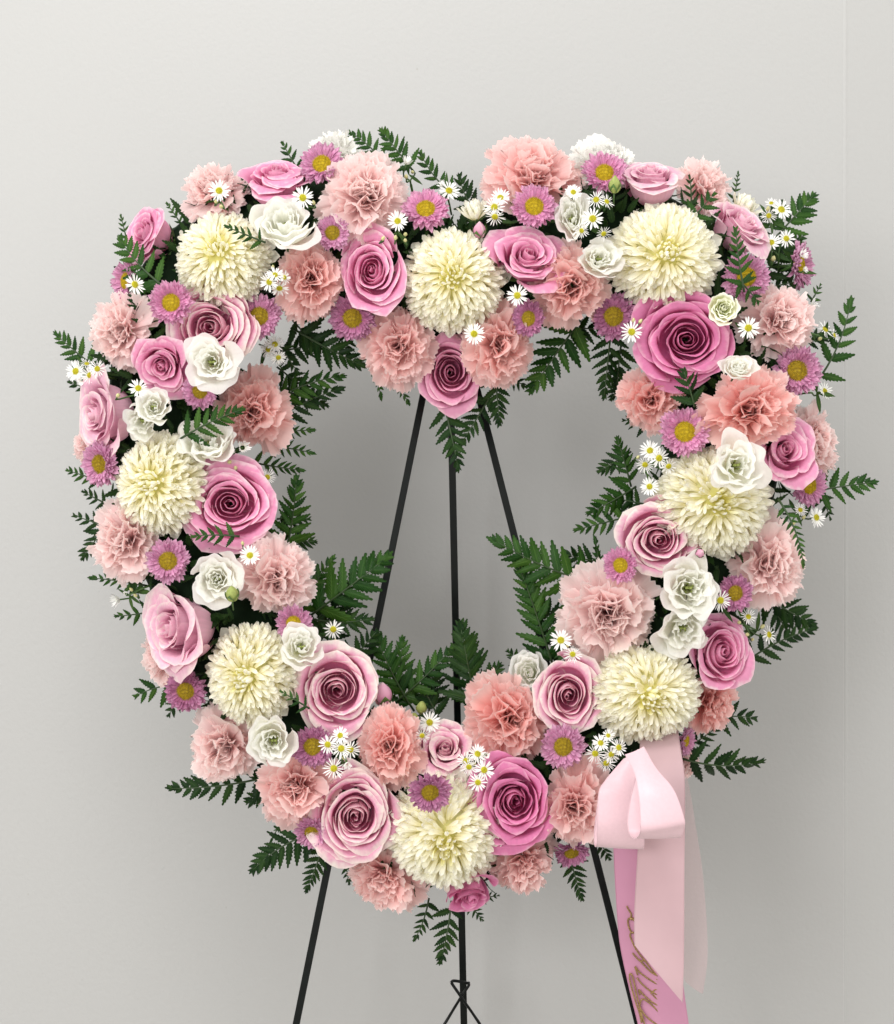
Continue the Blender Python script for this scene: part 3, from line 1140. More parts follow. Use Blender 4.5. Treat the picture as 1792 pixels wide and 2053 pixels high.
def bud_mesh(mat, name="bud"):
    nv, nu = 7, 9
    Q = np.zeros((nv, nu, 3))
    for j in range(nv):
        v = j / (nv - 1)
        rad = .42 * math.sin(math.pi * min(1, v * .86 + .14) ** .9) + .02
        for i in range(nu):
            a = 2 * math.pi * i / (nu - 1)
            q = rad * (1 + .10 * math.cos(4 * a + 3 * v))
            Q[j, i] = (q * math.cos(a), q * math.sin(a), v * 1.3)
    mb = MB()
    mb.grid(Q)
    return mb.mesh(name, mat)


BUD_Y, BUD_G = bud_mesh(M_BUDY), bud_mesh(M_BUDG)


def lance_grid(w=.10, droop=.2):
    Q = np.zeros((7, 3, 3))
    for j in range(7):
        v = j / 6
        ww = w * math.sin(math.pi * (.08 + .92 * v)) if j < 6 else 0
        for i, u in enumerate((-1, 0, 1)):
            Q[j, i] = (u * ww, v, -droop * v * v + .25 * ww * abs(u))
    return Q


LANCE = [grid_mesh("leaf", lance_grid(.10, .2), M_LEAF), grid_mesh("leaf", lance_grid(.13, -.1), M_LEAF)]
OVAL = [grid_mesh("leaf", lance_grid(.24, .25), M_LEAF)]


def look(p, n_, s, roll=0.0):
    X, Y, Z = frame(n_, roll)
    return Matrix(((X.x * s, Y.x * s, Z.x * s, p.x), (X.y * s, Y.y * s, Z.y * s, p.y), (X.z * s, Y.z * s, Z.z * s, p.z), (0, 0, 0, 1)))


def daisy_sprig(label, heads, root=None, buds=(), leaves=0, fwd=.012, style='full'):
    """heads: (x, y, r[, lean x, lean y[, style]]); buds: (x, y, r)"""
    rr = random.Random(int(heads[0][0] * 3 + heads[0][1]))
    cx = sum(h[0] for h in heads) / len(heads)
    cy = sum(h[1] for h in heads) / len(heads)
    if root is None:
        d, o_ = heart_offset(cx, cy)
        k = min(1, 45 / max(o_, 1))
        root = (cx + d[0] * k, cy + d[1] * k)
    dep = face_depth(*root)
    base = P(root[0], root[1], min(dep + .055, YC))
    o = bpy.data.objects.new("daisy_sprig", None)
    COL.objects.link(o)
    o.location = base
    tag(o, label, "daisy", "small white daisy sprigs")
    joint = P((cx + root[0]) / 2, (cy + root[1]) / 2, (face_depth(cx, cy) + dep) / 2 + .02) - base

    def st(p, n_, r_):
        mb = MB()
        mb.tube(catmull([(0, 0, 0), joint, p - n_ * r_ * 1.2, p], 9), .0011, .0009, n=5)
        add("stem", mb.mesh("stem", M_GREEN), o)
    for i, h in enumerate(heads):
        x, y, r = h[:3]
        d, o_ = heart_offset(x, y)
        lx, ly = (h[3] + rr.uniform(-.2, .2), h[4] + rr.uniform(-.2, .2)) if len(h) > 4 else (-d[0] / 220 + rr.uniform(-.35, .35), d[1] / 220 + rr.uniform(-.25, .4))
        stl = h[5] if len(h) > 5 else style
        n_ = Vector((lx, -math.sqrt(max(.06, 1 - lx * lx - ly * ly)), ly)).normalized()
        dp = face_depth(x, y) - fwd - rr.uniform(0, .006)
        p = P(x, y, dp) - base
        s = RS(r, dp)
        hd = add("flower_head", DHEAD[stl][rr.randrange(len(DHEAD[stl]))], o, look(p, n_, s, rr.uniform(0, 6)))
        hd["kind"] = "stuff"
        if stl != 'cup':
            add("disc", DDISC, hd)
        st(p - n_ * s * .05, n_, s)
    for x, y, r in buds:
        dp = face_depth(x, y) - fwd * .6
        n_ = Vector((rr.uniform(-.5, .5), -.7, rr.uniform(0, .7))).normalized()
        p = P(x, y, dp) - base
        s = RS(r, dp)
        add("bud", BUD_Y, o, look(p - n_ * s * .8, n_, s))
        st(p - n_ * s * .8, n_, s)
    for k in range(leaves):
        h = heads[k % len(heads)]
        dp = face_depth(h[0], h[1])
        p = (P(h[0], h[1], dp + .012) - base) * .7
        a = rr.uniform(0, 6.28)
        dv = Vector((math.cos(a), -.25, math.sin(a))).normalized()
        xx = dv.cross(Vector((0, -1, 0))).normalized()
        zz = xx.cross(dv)
        L_ = RS(rr.uniform(26, 46), dp)
        M = Matrix(((xx.x * L_, dv.x * L_, zz.x * L_, p.x), (xx.y * L_, dv.y * L_, zz.y * L_, p.y), (xx.z * L_, dv.z * L_, zz.z * L_, p.z), (0, 0, 0, 1)))
        add("leaf", LANCE[rr.randrange(2)], o, M)
    return o


# ------------------------------------------------------------------ chrysanthemums
mum(436, 500, 97, (-.12, .22), "large cream chrysanthemum of the upper left lobe, crossed by a green fern leaflet", comb=(0.2, -0.3), squash=.74)
mum(906, 556, 103, (-.05, .02), "large cream chrysanthemum at the top cleft, between two pink roses", squash=.8, comb=(-0.1, -0.6))
mum(1338, 506, 108, (.02, .05), "large cream chrysanthemum of the upper right lobe, above the big mauve rose", skirt=20, comb=(0, 0.2), squash=.9, sq=(1.03, .98))
mum(305, 968, 97, (-.25, .0), "large cream chrysanthemum on the left side, beside the big pink rose", comb=(0.7, 0.2), squash=.8, sq=(.97, 1.05))
mum(1440, 1008, 112, (.08, .0), "large cream chrysanthemum on the right side with white lisianthus lying over its top edge", skirt=22, comb=(0.1, -0.4), squash=.76, sq=(1.05, .97))
mum(494, 1357, 98, (-.2, -.05), "large cream chrysanthemum at the lower left, above the pale carnation and white lisianthus", comb=(0.3, -0.5), squash=.9, sq=(.94, 1.05))
mum(1303, 1400, 106, (.12, -.08), "large cream chrysanthemum hanging right above the pink ribbon bow", comb=(-0.3, -0.8), squash=.8, sq=(1.06, .96))
mum(892, 1690, 116, (-.05, -.22), "large cream chrysanthemum at the bottom point of the heart, largest of the eight", skirt=18, cnt=800, comb=(0, -1.1))

# ------------------------------------------------------------------ roses
rose(553, 344, 64, (.03, .80), "pink rose seen from the side above the white lisianthus at upper left", 'mid', 'pot', fwd=-.005)
rose(283, 465, 57, (-.68, .25), "small pink rose at the outer edge of the left lobe, tilted away", 'mid', 'pot', roll=1.0)
rose(1303, 342, 58, (.0, .84), "pale rose standing upright above the upper right chrysanthemum", 'pale', 'pot', roll=2)
rose(1492, 441, 60, (.48, .66), "pale pink rose on the outer edge of the right lobe, facing up", 'pale', 'pot', roll=.5)
rose(745, 540, 70, (-.12, .02), "pink rose just left of the chrysanthemum in the cleft", 'mid', 'open', sq=(.86, 1.08))
rose(1060, 508, 66, (.15, .35), "bright pink rose just right of the chrysanthemum in the cleft", 'mid', 'pot', roll=2.5, sq=(1.02, .92))
rose(420, 655, 80, (-.08, -.08), "pink rose with cream rims above the small white lisianthus at left", 'cream', 'open', roll=1.2, sq=(1.02, .92))
rose(1378, 680, 90, (-.08, -.08), "big open mauve pink rose with ruffled heart on the right lobe", 'deep', 'wide', roll=.4, sq=(1, .92))
rose(322, 735, 58, (-.1, -.35), "pink rose with one tall outer petal, left of the small white lisianthus", 'mid', 'pot', roll=3.0)
rose(186, 832, 74, (-.76, -.05), "pale pink rose facing outwards at the far left edge", 'pale', 'pot', roll=1.6)
rose(903, 747, 68, (0, -.12), "dusty rose hanging at the lowest point of the cleft above the easel", 'dusty', 'open', sq=(.88, 1.04))
rose(460, 1010, 88, (.05, -.02), "large pink rose on the left side touching the cream chrysanthemum", 'mid', 'wide', roll=.8, sq=(1.0, .9))
rose(1577, 900, 64, (.22, .22), "orchid pink rose on the right edge under the coral carnation", 'mid', 'pot', roll=4.0)
rose(1322, 1082, 74, (0, -.1), "pink rose with cream rim below the right side chrysanthemum", 'cream', 'open', roll=2.2, sq=(1.0, .92))
rose(335, 1258, 86, (-.70, .02), "large pale rose seen from the side at the lower left edge", 'pale', 'pot', roll=2.7)
rose(676, 1384, 82, (.05, -.02), "round pink rose with cream rims at lower left inner edge, beside a bud", 'cream', 'wide', roll=5.1, sq=(.96, 1.0))
rose(1452, 1306, 66, (.3, .12), "dusty pink rose at the lower right edge beside a thin fern tip", 'mid', 'open', roll=3.3, sq=(.9, 1.0))
rose(1140, 1394, 70, (-.05, -.02), "pink rose with pale rims left of the chrysanthemum above the bow", 'cream', 'open', roll=.2, sq=(.88, 1.08))
rose(893, 1498, 62, (.06, .5), "half open pink rose between two coral carnations at the bottom", 'cream', 'pot', roll=1.9)
rose(712, 1638, 88, (.02, -.06), "large dusky rose with wide cream rims at lower left, beside bottom chrysanthemum", 'cream', 'wide', roll=3.9, sq=(.92, 1.04))
rose(1033, 1607, 82, (.02, .0), "deep magenta pink rose right of the bottom chrysanthemum", 'deep', 'wide', roll=2.9, sq=(.94, 1.05))
rose(946, 1802, 54, (.2, -.72), "small rose hanging head down at the bottom tip of the heart", 'deep', 'bud', fwd=.0)

# ------------------------------------------------------------------ carnations
carnation(424, 376, 70, (-.25, .6), "pale carnation on the outer edge above the upper left chrysanthemum", 'pale', fwd=-.02)
carnation(736, 388, 92, (.1, .12), "large pale pink carnation on top of the left lobe", 'pale', fwd=.006)
carnation(622, 556, 74, (0, -.05), "dusky pink carnation left of the rose beside the cleft", 'dusky', sq=(.92, 1.08))
carnation(1066, 345, 92, (0, .42), "large pink carnation at the top of the right lobe near the cleft", 'mid', sq=(1.08, .9))
carnation(1146, 570, 80, (0, -.05), "dusky pink carnation below the open lisianthus on the right lobe", 'dusky')
carnation(1415, 368, 62, (.35, .55), "pale carnation at the top right edge behind dark leaves", 'pale', fwd=-.025)
carnation(236, 663, 70, (-.5, .0), "pale carnation at the left edge above the spray of daisies", 'pale', sq=(1, 1.1))
carnation(1570, 640, 78, (.3, .02), "pink carnation at the right edge below the aster crossed by fern", 'pale')
carnation(797, 693, 76, (-.15, -.12), "salmon carnation left of the dusty rose in the cleft", 'mid', sq=(.9, 1.1))
carnation(1005, 692, 74, (.12, -.1), "salmon carnation right of the dusty rose in the cleft", 'dusky', sq=(.95, 1.1))
carnation(506, 826, 80, (.15, -.05), "salmon carnation on the left inner edge behind a fern tip", 'dusky', sq=(.92, 1.06))
carnation(1302, 802, 64, (-.2, -.02), "small coral carnation on the right inner edge under the big mauve rose", 'coral')
carnation(1507, 818, 96, (0, .02), "large coral carnation in the middle of the right side", 'coral', sq=(1.04, .86))
carnation(1640, 882, 66, (.78, .0), "pale carnation half hidden at the far right behind the orchid rose", 'pale', fwd=-.02, sq=(1, 1.1))
carnation(246, 1084, 78, (-.35, -.05), "pale carnation at the left edge below the left side chrysanthemum", 'pale')
carnation(172, 900, 40, (-.7, -.1), "pale carnation mostly hidden behind the outermost left aster", 'pale', fwd=-.03)
carnation(556, 1162, 80, (.1, -.02), "pale pink carnation on the left inner edge beside the fern fan", 'pale')
carnation(1548, 1130, 86, (.28, .0), "pale carnation at the right edge with a thin fern tip across it", 'pale')
carnation(1220, 1233, 100, (-.05, 0), "very large pale carnation on the right inner edge", 'pale')
carnation(322, 1318, 56, (-.6, -.3), "pale carnation tucked under the large side-facing rose at lower left", 'pale', fwd=-.03, sq=(1, 1.15))
carnation(1434, 1412, 64, (.62, -.2), "coral carnation behind the chrysanthemum at the lower right edge", 'coral', fwd=-.02, sq=(1, 1.1))
carnation(446, 1500, 78, (-.3, -.12), "pale carnation at the lower left edge under the chrysanthemum", 'pale')
carnation(590, 1578, 80, (-.15, -.15), "salmon carnation at lower left beside the large dusky rose", 'mid')
carnation(782, 1498, 74, (0, .02), "coral carnation between two small daisy sprays at the bottom", 'coral', sq=(.88, 1.08))
carnation(1023, 1442, 86, (0, 0), "coral carnation with pale outer petals right of the half open rose", 'coral', sq=(.97, 1.03))
carnation(1153, 1618, 80, (.05, -.08), "pale coral carnation between the deep magenta rose and the bow", 'mid', sq=(.86, 1.08))
carnation(765, 1764, 74, (-.2, -.45), "salmon carnation under the dusky rose at the bottom edge", 'mid', fwd=-.015)
carnation(1056, 1736, 66, (.25, -.5), "pale carnation under the magenta rose at the bottom edge", 'mid', fwd=-.02)
carnation(1376, 1532, 34, (.6, -.2), "small pale carnation peeping out right of the ribbon tail", 'pale', fwd=-.04)
carnation(668, 300, 56, (-.1, .75), "white carnation behind the aster on top of the left lobe", 'white', fwd=-.035)
carnation(1212, 322, 72, (.1, .6), "white carnation behind the aster on top of the right lobe", 'white', fwd=-.03)

# ------------------------------------------------------------------ asters
aster(644, 326, 46, (-.12, .3), "pink aster on top of the left lobe beside the large pale carnation", 'lilac', fwd=.012)
aster(853, 416, 47, (.0, .42), "bright pink aster right of the large carnation, above the cleft chrysanthemum", 'bright')
aster(666, 466, 36, (.0, .0), "small pink aster right of the flat white lisianthus", 'lilac', True)
aster(1071, 412, 46, (.0, .15), "bright pink aster above the rose right of the cleft", 'bright', fwd=.015)
aster(1212, 344, 46, (.0, .3), "pink aster with a green bud over it at the top right", 'bright', fwd=.014)
aster(519, 633, 45, (.0, .0), "pink aster right of the cream-rimmed rose at upper left", 'lilac', True)
aster(342, 606, 45, (-.05, .0), "pink aster under the upper left chrysanthemum near the carnation", 'bright', fwd=.01)
aster(249, 562, 40, (-.72, .0), "pink aster turned sideways at the left edge behind a white daisy", 'lilac', fwd=.0)
aster(706, 638, 47, (.0, -.28), "plum pink aster hanging under the rose left of the cleft", 'plum', True)
aster(1059, 638, 36, (-.15, -.1), "small plum pink aster under the daisy right of the cleft", 'plum', True, sq=(.92, 1.05))
aster(1230, 634, 48, (.0, -.15), "plum pink aster left of the big mauve rose", 'plum', True)
aster(1497, 554, 48, (.05, .0), "pink aster crossed by a dark fern frond at the right", 'lilac')
aster(1608, 530, 47, (.82, .0), "pink aster turned sideways at the right edge with a white bud before it", 'lilac', fwd=-.01)
aster(400, 784, 37, (.0, -.1), "small pink aster under the round white lisianthus at left", 'lilac', True)
aster(1599, 742, 51, (.12, .02), "large pink aster on the right edge beside fern leaflets", 'lilac', True)
aster(1373, 865, 51, (.0, .0), "large pink aster left of the large coral carnation", 'bright')
aster(196, 930, 46, (-.55, -.1), "dusky aster at the left edge under the pale outward rose", 'lilac', True)
aster(1624, 972, 44, (.48, .0), "pink aster at the right edge below the orchid rose", 'lilac')
aster(336, 1124, 45, (.0, .0), "pink aster with ripe disc between pale carnation and green-white lisianthus", 'lilac', True)
aster(588, 1249, 37, (.0, .05), "small pink aster under the pale carnation on the left inner edge", 'lilac')
aster(1243, 1133, 38, (-.42, .0), "pink aster turned left on the right inner edge, above the largest carnation", 'bright', fwd=.026)
aster(1475, 1189, 38, (.2, -.05), "plum aster partly covered by leaves right of the ruffled lisianthus", 'plum', True)
aster(371, 1386, 43, (-.05, -.1), "dusky aster at the lower left edge below the large side-facing rose", 'plum', True)
aster(626, 1497, 43, (.0, .0), "plum aster between white lisianthus and a daisy spray at lower left", 'plum', True)
aster(862, 1590, 43, (.08, -.3), "small aster with green bracts resting on the bottom chrysanthemum", 'plum', True, fwd=.042)
aster(1129, 1497, 46, (.0, .0), "pink aster under the pale-rimmed rose at lower right", 'lilac', True)
aster(624, 1671, 36, (-.15, -.35), "small aster tucked left of the large dusky rose", 'lilac', True, fwd=.016)
aster(1146, 1712, 36, (.1, -.6), "small dim aster hanging at the bottom edge over the easel leg", 'plum', True, fwd=-.02)
aster(1377, 1486, 30, (.8, -.1), "small aster turned sideways beside the top of the ribbon", 'lilac', fwd=-.01)

# ------------------------------------------------------------------ lisianthus
lisianthus(570, 440, 68, (.0, .5), "flat open white lisianthus below the side-facing rose at upper left", fwd=.02, cnt=12)
lisianthus(1146, 432, 54, (-.1, .25), "tall ruffled white lisianthus beside the daisies on the right lobe", sq=(.62, 1.12), wave=.11, fwd=.012)
lisianthus(1203, 514, 50, (.1, .2), "cupped white lisianthus with a dark eye above the dusky carnation", sq=(1.04, .86), fwd=.02, cnt=9)
lisianthus(1452, 616, 35, (.05, .05), "small pale green lisianthus bud flower beside the big mauve rose", M_LISG, closed=True, cnt=12, fwd=.02, wave=.02, flare=.2)
lisianthus(423, 724, 52, (.0, .0), "round white lisianthus in front of the cream-rimmed rose at left", fwd=.034, cnt=12, flare=.35)
lisianthus(308, 812, 40, (.12, .15), "small cupped white lisianthus right of the pale outward rose", fwd=.022, cnt=9)
lisianthus(283, 846, 42, (-.15, -.3), "ruffled white lisianthus touching the top of the left chrysanthemum", wave=.11, cnt=8, fwd=.012)
lisianthus(416, 882, 60, (.05, .45), "ruffled white lisianthus under the fern tip on the left side", sq=(1.05, .95), wave=.10, fwd=.014)
lisianthus(1484, 733, 40, (.1, .35), "small folded white lisianthus above the large coral carnation", sq=(1.0, .75), closed=True, wave=.05, fwd=.04)
lisianthus(1480, 930, 60, (.1, .1), "ruffled white lisianthus lying on the right side chrysanthemum", wave=.13, fwd=.045, cnt=10)
lisianthus(433, 1160, 54, (.0, .05), "greenish white lisianthus with a green bud at its lower edge", fwd=.014, closed=True, cnt=13, flare=.4, wave=.03)
lisianthus(606, 1292, 48, (.2, .4), "white cup-shaped lisianthus above the round rose at lower left", fwd=.024, cnt=9)
lisianthus(1384, 1178, 64, (.05, .05), "large ruffled white lisianthus right of the largest carnation", wave=.11, fwd=.02, cnt=11)
lisianthus(1370, 1264, 58, (-.05, -.25), "ruffled white lisianthus just above the chrysanthemum over the bow", wave=.12, fwd=.006, cnt=9)
lisianthus(1060, 1347, 46, (-.2, .25), "closed white lisianthus on the inner edge above the coral carnation", sq=(.85, 1.05), closed=True, wave=.04, fwd=.012)
lisianthus(548, 1487, 56, (.05, -.05), "white lisianthus at lower left, lapping over the chrysanthemum's lower edge", sq=(.92, 1.04), fwd=.03, wave=.07)

# ------------------------------------------------------------------ spider chrysanthemums, half open
def half_mum(x, y, r, lean, label, fwd=.0, cnt=46):
    rr = random.Random(int(x))
    o = root_at("small_chrysanthemum", x, y, r, lean, .9, 0, fwd)
    tag(o, label, "chrysanthemum", "half open white chrysanthemums")
    for k in range(cnt):
        f = (k + .5) / cnt
        el = math.radians(82 - 52 * f + rr.uniform(-6, 6))
        M = petal_matrix(k * 2.39996, el, .08 + .18 * f, .1, (1.15 - .1 * f) * rr.uniform(.85, 1.05), rr.gauss(0, .2), .95)
        add("petal", MUM_V["low" if f < .7 else "out"][rr.randrange(3)], o, M)
    add("sepals", SEPALS, o)
    add("stem", STEM, o)


half_mum(950, 412, 36, (-.12, .8), "half open greenish white chrysanthemum pointing up in the cleft", fwd=.012)
half_mum(1498, 402, 38, (.35, .75), "half open white chrysanthemum behind the pale rose at upper right", fwd=-.02)

# ------------------------------------------------------------------ daisies
daisy_sprig("single daisy with narrow leaves on the pale carnation at upper left", [(439, 382, 24, .1, .2)], buds=[(442, 413, 9), (433, 402, 8)], leaves=5, root=(445, 425), fwd=.03)
daisy_sprig("single daisy against the lower edge of the side-facing rose at upper left", [(607, 396, 25, .05, .1)], root=(620, 430), buds=[(628, 404, 8)], leaves=2, fwd=.034)
daisy_sprig("single daisy with cream buds below the large pale carnation", [(797, 443, 23, .0, .1)], buds=[(769, 476, 9), (793, 474, 9), (813, 468, 9), (812, 480, 8)], leaves=3, root=(795, 490), fwd=.012)
daisy_sprig("white daisy head with buds beside the top fern of the left lobe", [(815, 328, 20, .1, .8, 'cup')], buds=[(814, 352, 9), (826, 344, 8)], leaves=2, root=(830, 400))
daisy_sprig("two daisies right of the aster above the cleft", [(900, 382, 24, .1, .1), (888, 372, 14, -.3, .6, 'cup')], leaves=2, root=(905, 430))
daisy_sprig("pair of thin-rayed daisies left of the aster on the right lobe's shoulder", [(991, 415, 24, .0, .1, 'thin'), (992, 434, 22, .0, -.5, 'thin'), (1003, 396, 22, .1, .6)], leaves=3, root=(1000, 460), fwd=.02)
daisy_sprig("single flat daisy under the rose right of the cleft", [(1037, 592, 24, .0, .0)], leaves=1, root=(1050, 560), fwd=.022)
daisy_sprig("single daisy between the cleft chrysanthemum and the salmon carnation", [(950, 669, 24, .0, .05)], leaves=1, root=(960, 640), fwd=.028)
daisy_sprig("drooping cluster of daisies between the upper left chrysanthemum and dusky carnation", [(551, 551, 20, .05, .3), (540, 565, 22, -.3, -.2), (560, 577, 22, .1, -.6), (570, 556, 16, .6, 0)], leaves=4, root=(540, 520), buds=[(547, 533, 7)], fwd=.02)
daisy_sprig("bunch of daisies between the tall lisianthus and the upper right chrysanthemum", [(1195, 400, 21, .0, .3, 'thin'), (1188, 438, 25, .0, .0), (1216, 404, 18, .4, .4, 'thin'), (1210, 468, 18, .3, -.6, 'thin'), (1166, 462, 17, -.3, -.3, 'thin')], leaves=4, root=(1195, 470), fwd=.02)
daisy_sprig("tiny daisy over the top of the tall ruffled lisianthus", [(1149, 385, 19, .1, .4)], root=(1160, 420), fwd=.03)
daisy_sprig("daisy in front of the sideways aster at the left edge", [(270, 570, 24, .55, .1)], root=(300, 590), leaves=1, fwd=.02)
daisy_sprig("single daisy between the big mauve rose and the right edge carnation", [(1500, 657, 25, .0, .0)], root=(1490, 690), leaves=2, fwd=.02)
daisy_sprig("shaggy daisy with buds left of the big mauve rose", [(1266, 665, 25, -.1, -.1)], root=(1280, 640), buds=[(1270, 640, 9), (1285, 642, 9)], leaves=2, fwd=.024)
daisy_sprig("daisies below the aster on the left lobe's inner edge", [(551, 690, 21, .2, .2), (538, 700, 20, -.4, .1), (558, 716, 18, .3, -.5)], root=(520, 690), leaves=3, fwd=.012)
daisy_sprig("spray of daisies pointing outwards at the left edge above the pale outward rose", [(152, 744, 24, -.5, .1), (195, 739, 20, .1, .2, 'thin'), (180, 752, 20, .0, -.1, 'thin'), (174, 729, 16, .1, .6, 'thin'), (165, 762, 14, -.3, -.4, 'cup')], root=(235, 760), leaves=4, fwd=-.005)
daisy_sprig("daisy pressed between the tall-petalled rose and small cupped lisianthus", [(277, 778, 22, .1, .3)], root=(290, 800), buds=[(237, 791, 10)], leaves=2, fwd=.024)
daisy_sprig("cluster of daisies on the right inner edge beside the fern", [(1303, 903, 23, .0, .3), (1321, 918, 23, .1, .1), (1293, 931, 20, -.1, -.2, 'thin'), (1340, 934, 20, .2, -.4)], root=(1340, 960), buds=[(1280, 915, 8)], leaves=4, fwd=.012)
daisy_sprig("single daisy in the dark leaves left of the right side chrysanthemum", [(1302, 975, 21, .0, -.2)], root=(1340, 990), leaves=2, fwd=.01)
daisy_sprig("airy spray of daisies and buds sticking out at the upper right edge", [(1566, 420, 25, .3, .2), (1546, 407, 15, .0, .7, 'thin'), (1541, 432, 18, .0, .0, 'thin')], root=(1545, 510), buds=[(1540, 416, 9), (1551, 516, 11)], leaves=9, fwd=-.01)
daisy_sprig("two daisies right of the pale rose on the outer right edge", [(1546, 486, 22, -.1, .4), (1576, 478, 21, .4, .0)], root=(1560, 545), leaves=10, fwd=-.004)
daisy_sprig("white daisy bud flower in front of the sideways aster at right", [(1606, 511, 18, .5, .3, 'cup'), (1612, 541, 10, .4, .2, 'cup')], root=(1560, 545), leaves=8, fwd=.006)
daisy_sprig("fluffy white daisies with buds at the right edge beside the pink carnation", [(1654, 660, 22, .6, .3, 'thin'), (1672, 672, 15, .7, .2, 'thin'), (1628, 612, 20, .7, .4, 'cup')], root=(1600, 690), buds=[(1645, 678, 9)], leaves=4, fwd=-.015)
daisy_sprig("single daisy right of the large aster on the right edge", [(1653, 784, 21, .5, .2)], root=(1600, 790), leaves=3, fwd=-.015)
daisy_sprig("daisy and green buds under the aster at the right edge", [(1636, 1037, 23, .6, .1), (1604, 1022, 17, .2, .4, 'thin')], root=(1570, 1030), buds=[(1612, 1035, 9), (1592, 1048, 8)], leaves=4, fwd=-.006)
daisy_sprig("single daisy above the pale carnation on the left inner edge", [(501, 1113, 23, .0, .1)], root=(500, 1150), buds=[(486, 1087, 8)], leaves=2, fwd=.016)
daisy_sprig("half closed daisy with leafy stems pointing outwards at the lower left edge", [(238, 1202, 22, -.6, -.3, 'cup'), (252, 1190, 8, -.3, .2, 'cup')], root=(310, 1170), buds=[(262, 1180, 8), (270, 1192, 8)], leaves=7, fwd=-.02)
daisy_sprig("thin-rayed daisy under the ruffled lisianthus at right", [(1444, 1203, 24, .0, .1, 'thin')], root=(1450, 1240), leaves=2, fwd=.016)
daisy_sprig("daisies with buds at the right edge above the dusty pink rose", [(1500, 1236, 19, .1, .3, 'thin'), (1541, 1272, 22, .6, .3)], root=(1460, 1250), buds=[(1482, 1247, 9), (1497, 1271, 9), (1530, 1254, 10), (1509, 1281, 8)], leaves=6, fwd=-.002)
daisy_sprig("single daisy beside the cup-shaped lisianthus at the lower left inner edge", [(668, 1261, 22, .0, .1)], root=(640, 1280), leaves=2, buds=[(672, 1283, 8)], fwd=.012)
daisy_sprig("two daisies at the lower left of the largest carnation", [(1124, 1283, 25, .0, .2), (1148, 1311, 20, .0, -.1, 'thin')], root=(1160, 1330), buds=[(1138, 1293, 9)], leaves=3, fwd=.034)
daisy_sprig("small pale daisy above the large pink rose on the left inner edge", [(536, 956, 19, .1, .2, 'thin')], root=(500, 950), leaves=1, fwd=.01)
daisy_sprig("sideways daisy between the salmon carnation and ruffled lisianthus at left", [(486, 897, 21, .5, .3, 'cup'), (466, 905, 10, 0, .3, 'cup')], root=(450, 920), buds=[(461, 925, 10), (472, 936, 9)], leaves=2, fwd=.012)
daisy_sprig("spray of five daisies above the large dusky rose", [(657, 1492, 22, -.1, .1), (684, 1500, 23, .0, .0, 'thin'), (702, 1502, 23, .2, -.1), (682, 1474, 20, .0, .5), (669, 1540, 24, .0, .1, 'thin'), (695, 1530, 15, .2, -.4, 'cup')], root=(690, 1560), buds=[(664, 1500, 8), (688, 1518, 8)], leaves=3, fwd=.026)
daisy_sprig("daisy and smaller half hidden one beside the half open rose at bottom", [(861, 1448, 24, .0, .2), (846, 1474, 18, .1, -.2, 'thin')], root=(860, 1490), leaves=2, fwd=.016)
daisy_sprig("spray of daisies between the half open rose and the magenta rose", [(934, 1525, 21, -.2, .1, 'thin'), (940, 1537, 20, .0, -.1, 'thin'), (957, 1511, 22, .1, .4), (970, 1543, 23, .3, .0), (958, 1568, 21, .0, -.3), (975, 1514, 10, .2, .2, 'cup')], root=(960, 1560), buds=[(952, 1530, 9), (968, 1515, 8)], leaves=3, fwd=.026)
daisy_sprig("bunch of small daisies left of the ribbon bow under the chrysanthemum", [(1204, 1489, 20, .0, .2), (1193, 1510, 22, -.1, -.1, 'thin'), (1225, 1512, 21, .2, .0), (1240, 1498, 21, .4, .2), (1215, 1529, 21, .1, -.4, 'thin'), (1219, 1474, 15, .1, .5)], root=(1230, 1500), leaves=3, fwd=.03)

# ------------------------------------------------------------------ buds
def bud(name, x, y, r, lean, label, mat_, group, sep=True, tip=None, fwd=.01, length=1.0):
    o = root_at(name, x, y, r, lean, .75, random.uniform(0, 6), fwd, (1, 1))
    tag(o, label, "bud", group)
    add("bud_petals", bud_mesh(mat_, "bud_petals"), o, Matrix.Diagonal((1.15, 1.15, 1.1, 1)))
    if sep:
        add("sepals", BUD_SEP, o)
    add("stem", STEM, o)


BUD_SEP = MB()
for k in range(5):
    a = 2 * math.pi * k / 5
    Q = np.zeros((5, 3, 3))
    for j in range(5):
        v_ = j / 4
        for i, s_ in enumerate((-1, 0, 1)):
            Q[j, i] = (.12 + .43 * math.sin(1.75 * v_), s_ * .30 * math.sin(math.pi * (.2 + .8 * v_)) if j < 4 else 0, .95 * v_ - .05)
    c_, n_s = math.cos(a), math.sin(a)
    BUD_SEP.grid(Q @ np.array([[c_, -n_s, 0], [n_s, c_, 0], [0, 0, 1]]).T)
BUD_SEP = BUD_SEP.mesh("sepals", M_CALYX)
bud("carnation_bud", 768, 1388, 38, (-.02, .85), "closed pink carnation bud with green calyx right of the round rose", M_ROSE['pale'], "flower buds", fwd=.005)
bud("lisianthus_bud", 845, 1416, 22, (.1, .8), "round green bud above the daisy at the bottom inner edge", M_BUDG, "flower buds", False)
bud("lisianthus_bud", 828, 1440, 27, (.15, .7), "larger green bud touching the coral carnation at the bottom inner edge", M_BUDG, "flower buds", False, fwd=.014)
bud("lisianthus_bud", 465, 1187, 27, (.05, .75), "green bud on the lower edge of the greenish white lisianthus", M_BUDG, "flower buds", fwd=.03)
bud("lisianthus_bud", 1232, 367, 25, (.0, .85), "slim green bud in front of the aster at the top right", M_BUDG, "flower buds", fwd=.03)
bud("carnation_bud", 961, 458, 26, (.0, .7), "small blush bud at the top of the cleft chrysanthemum", M_ROSE['pale'], "flower buds", fwd=.004)
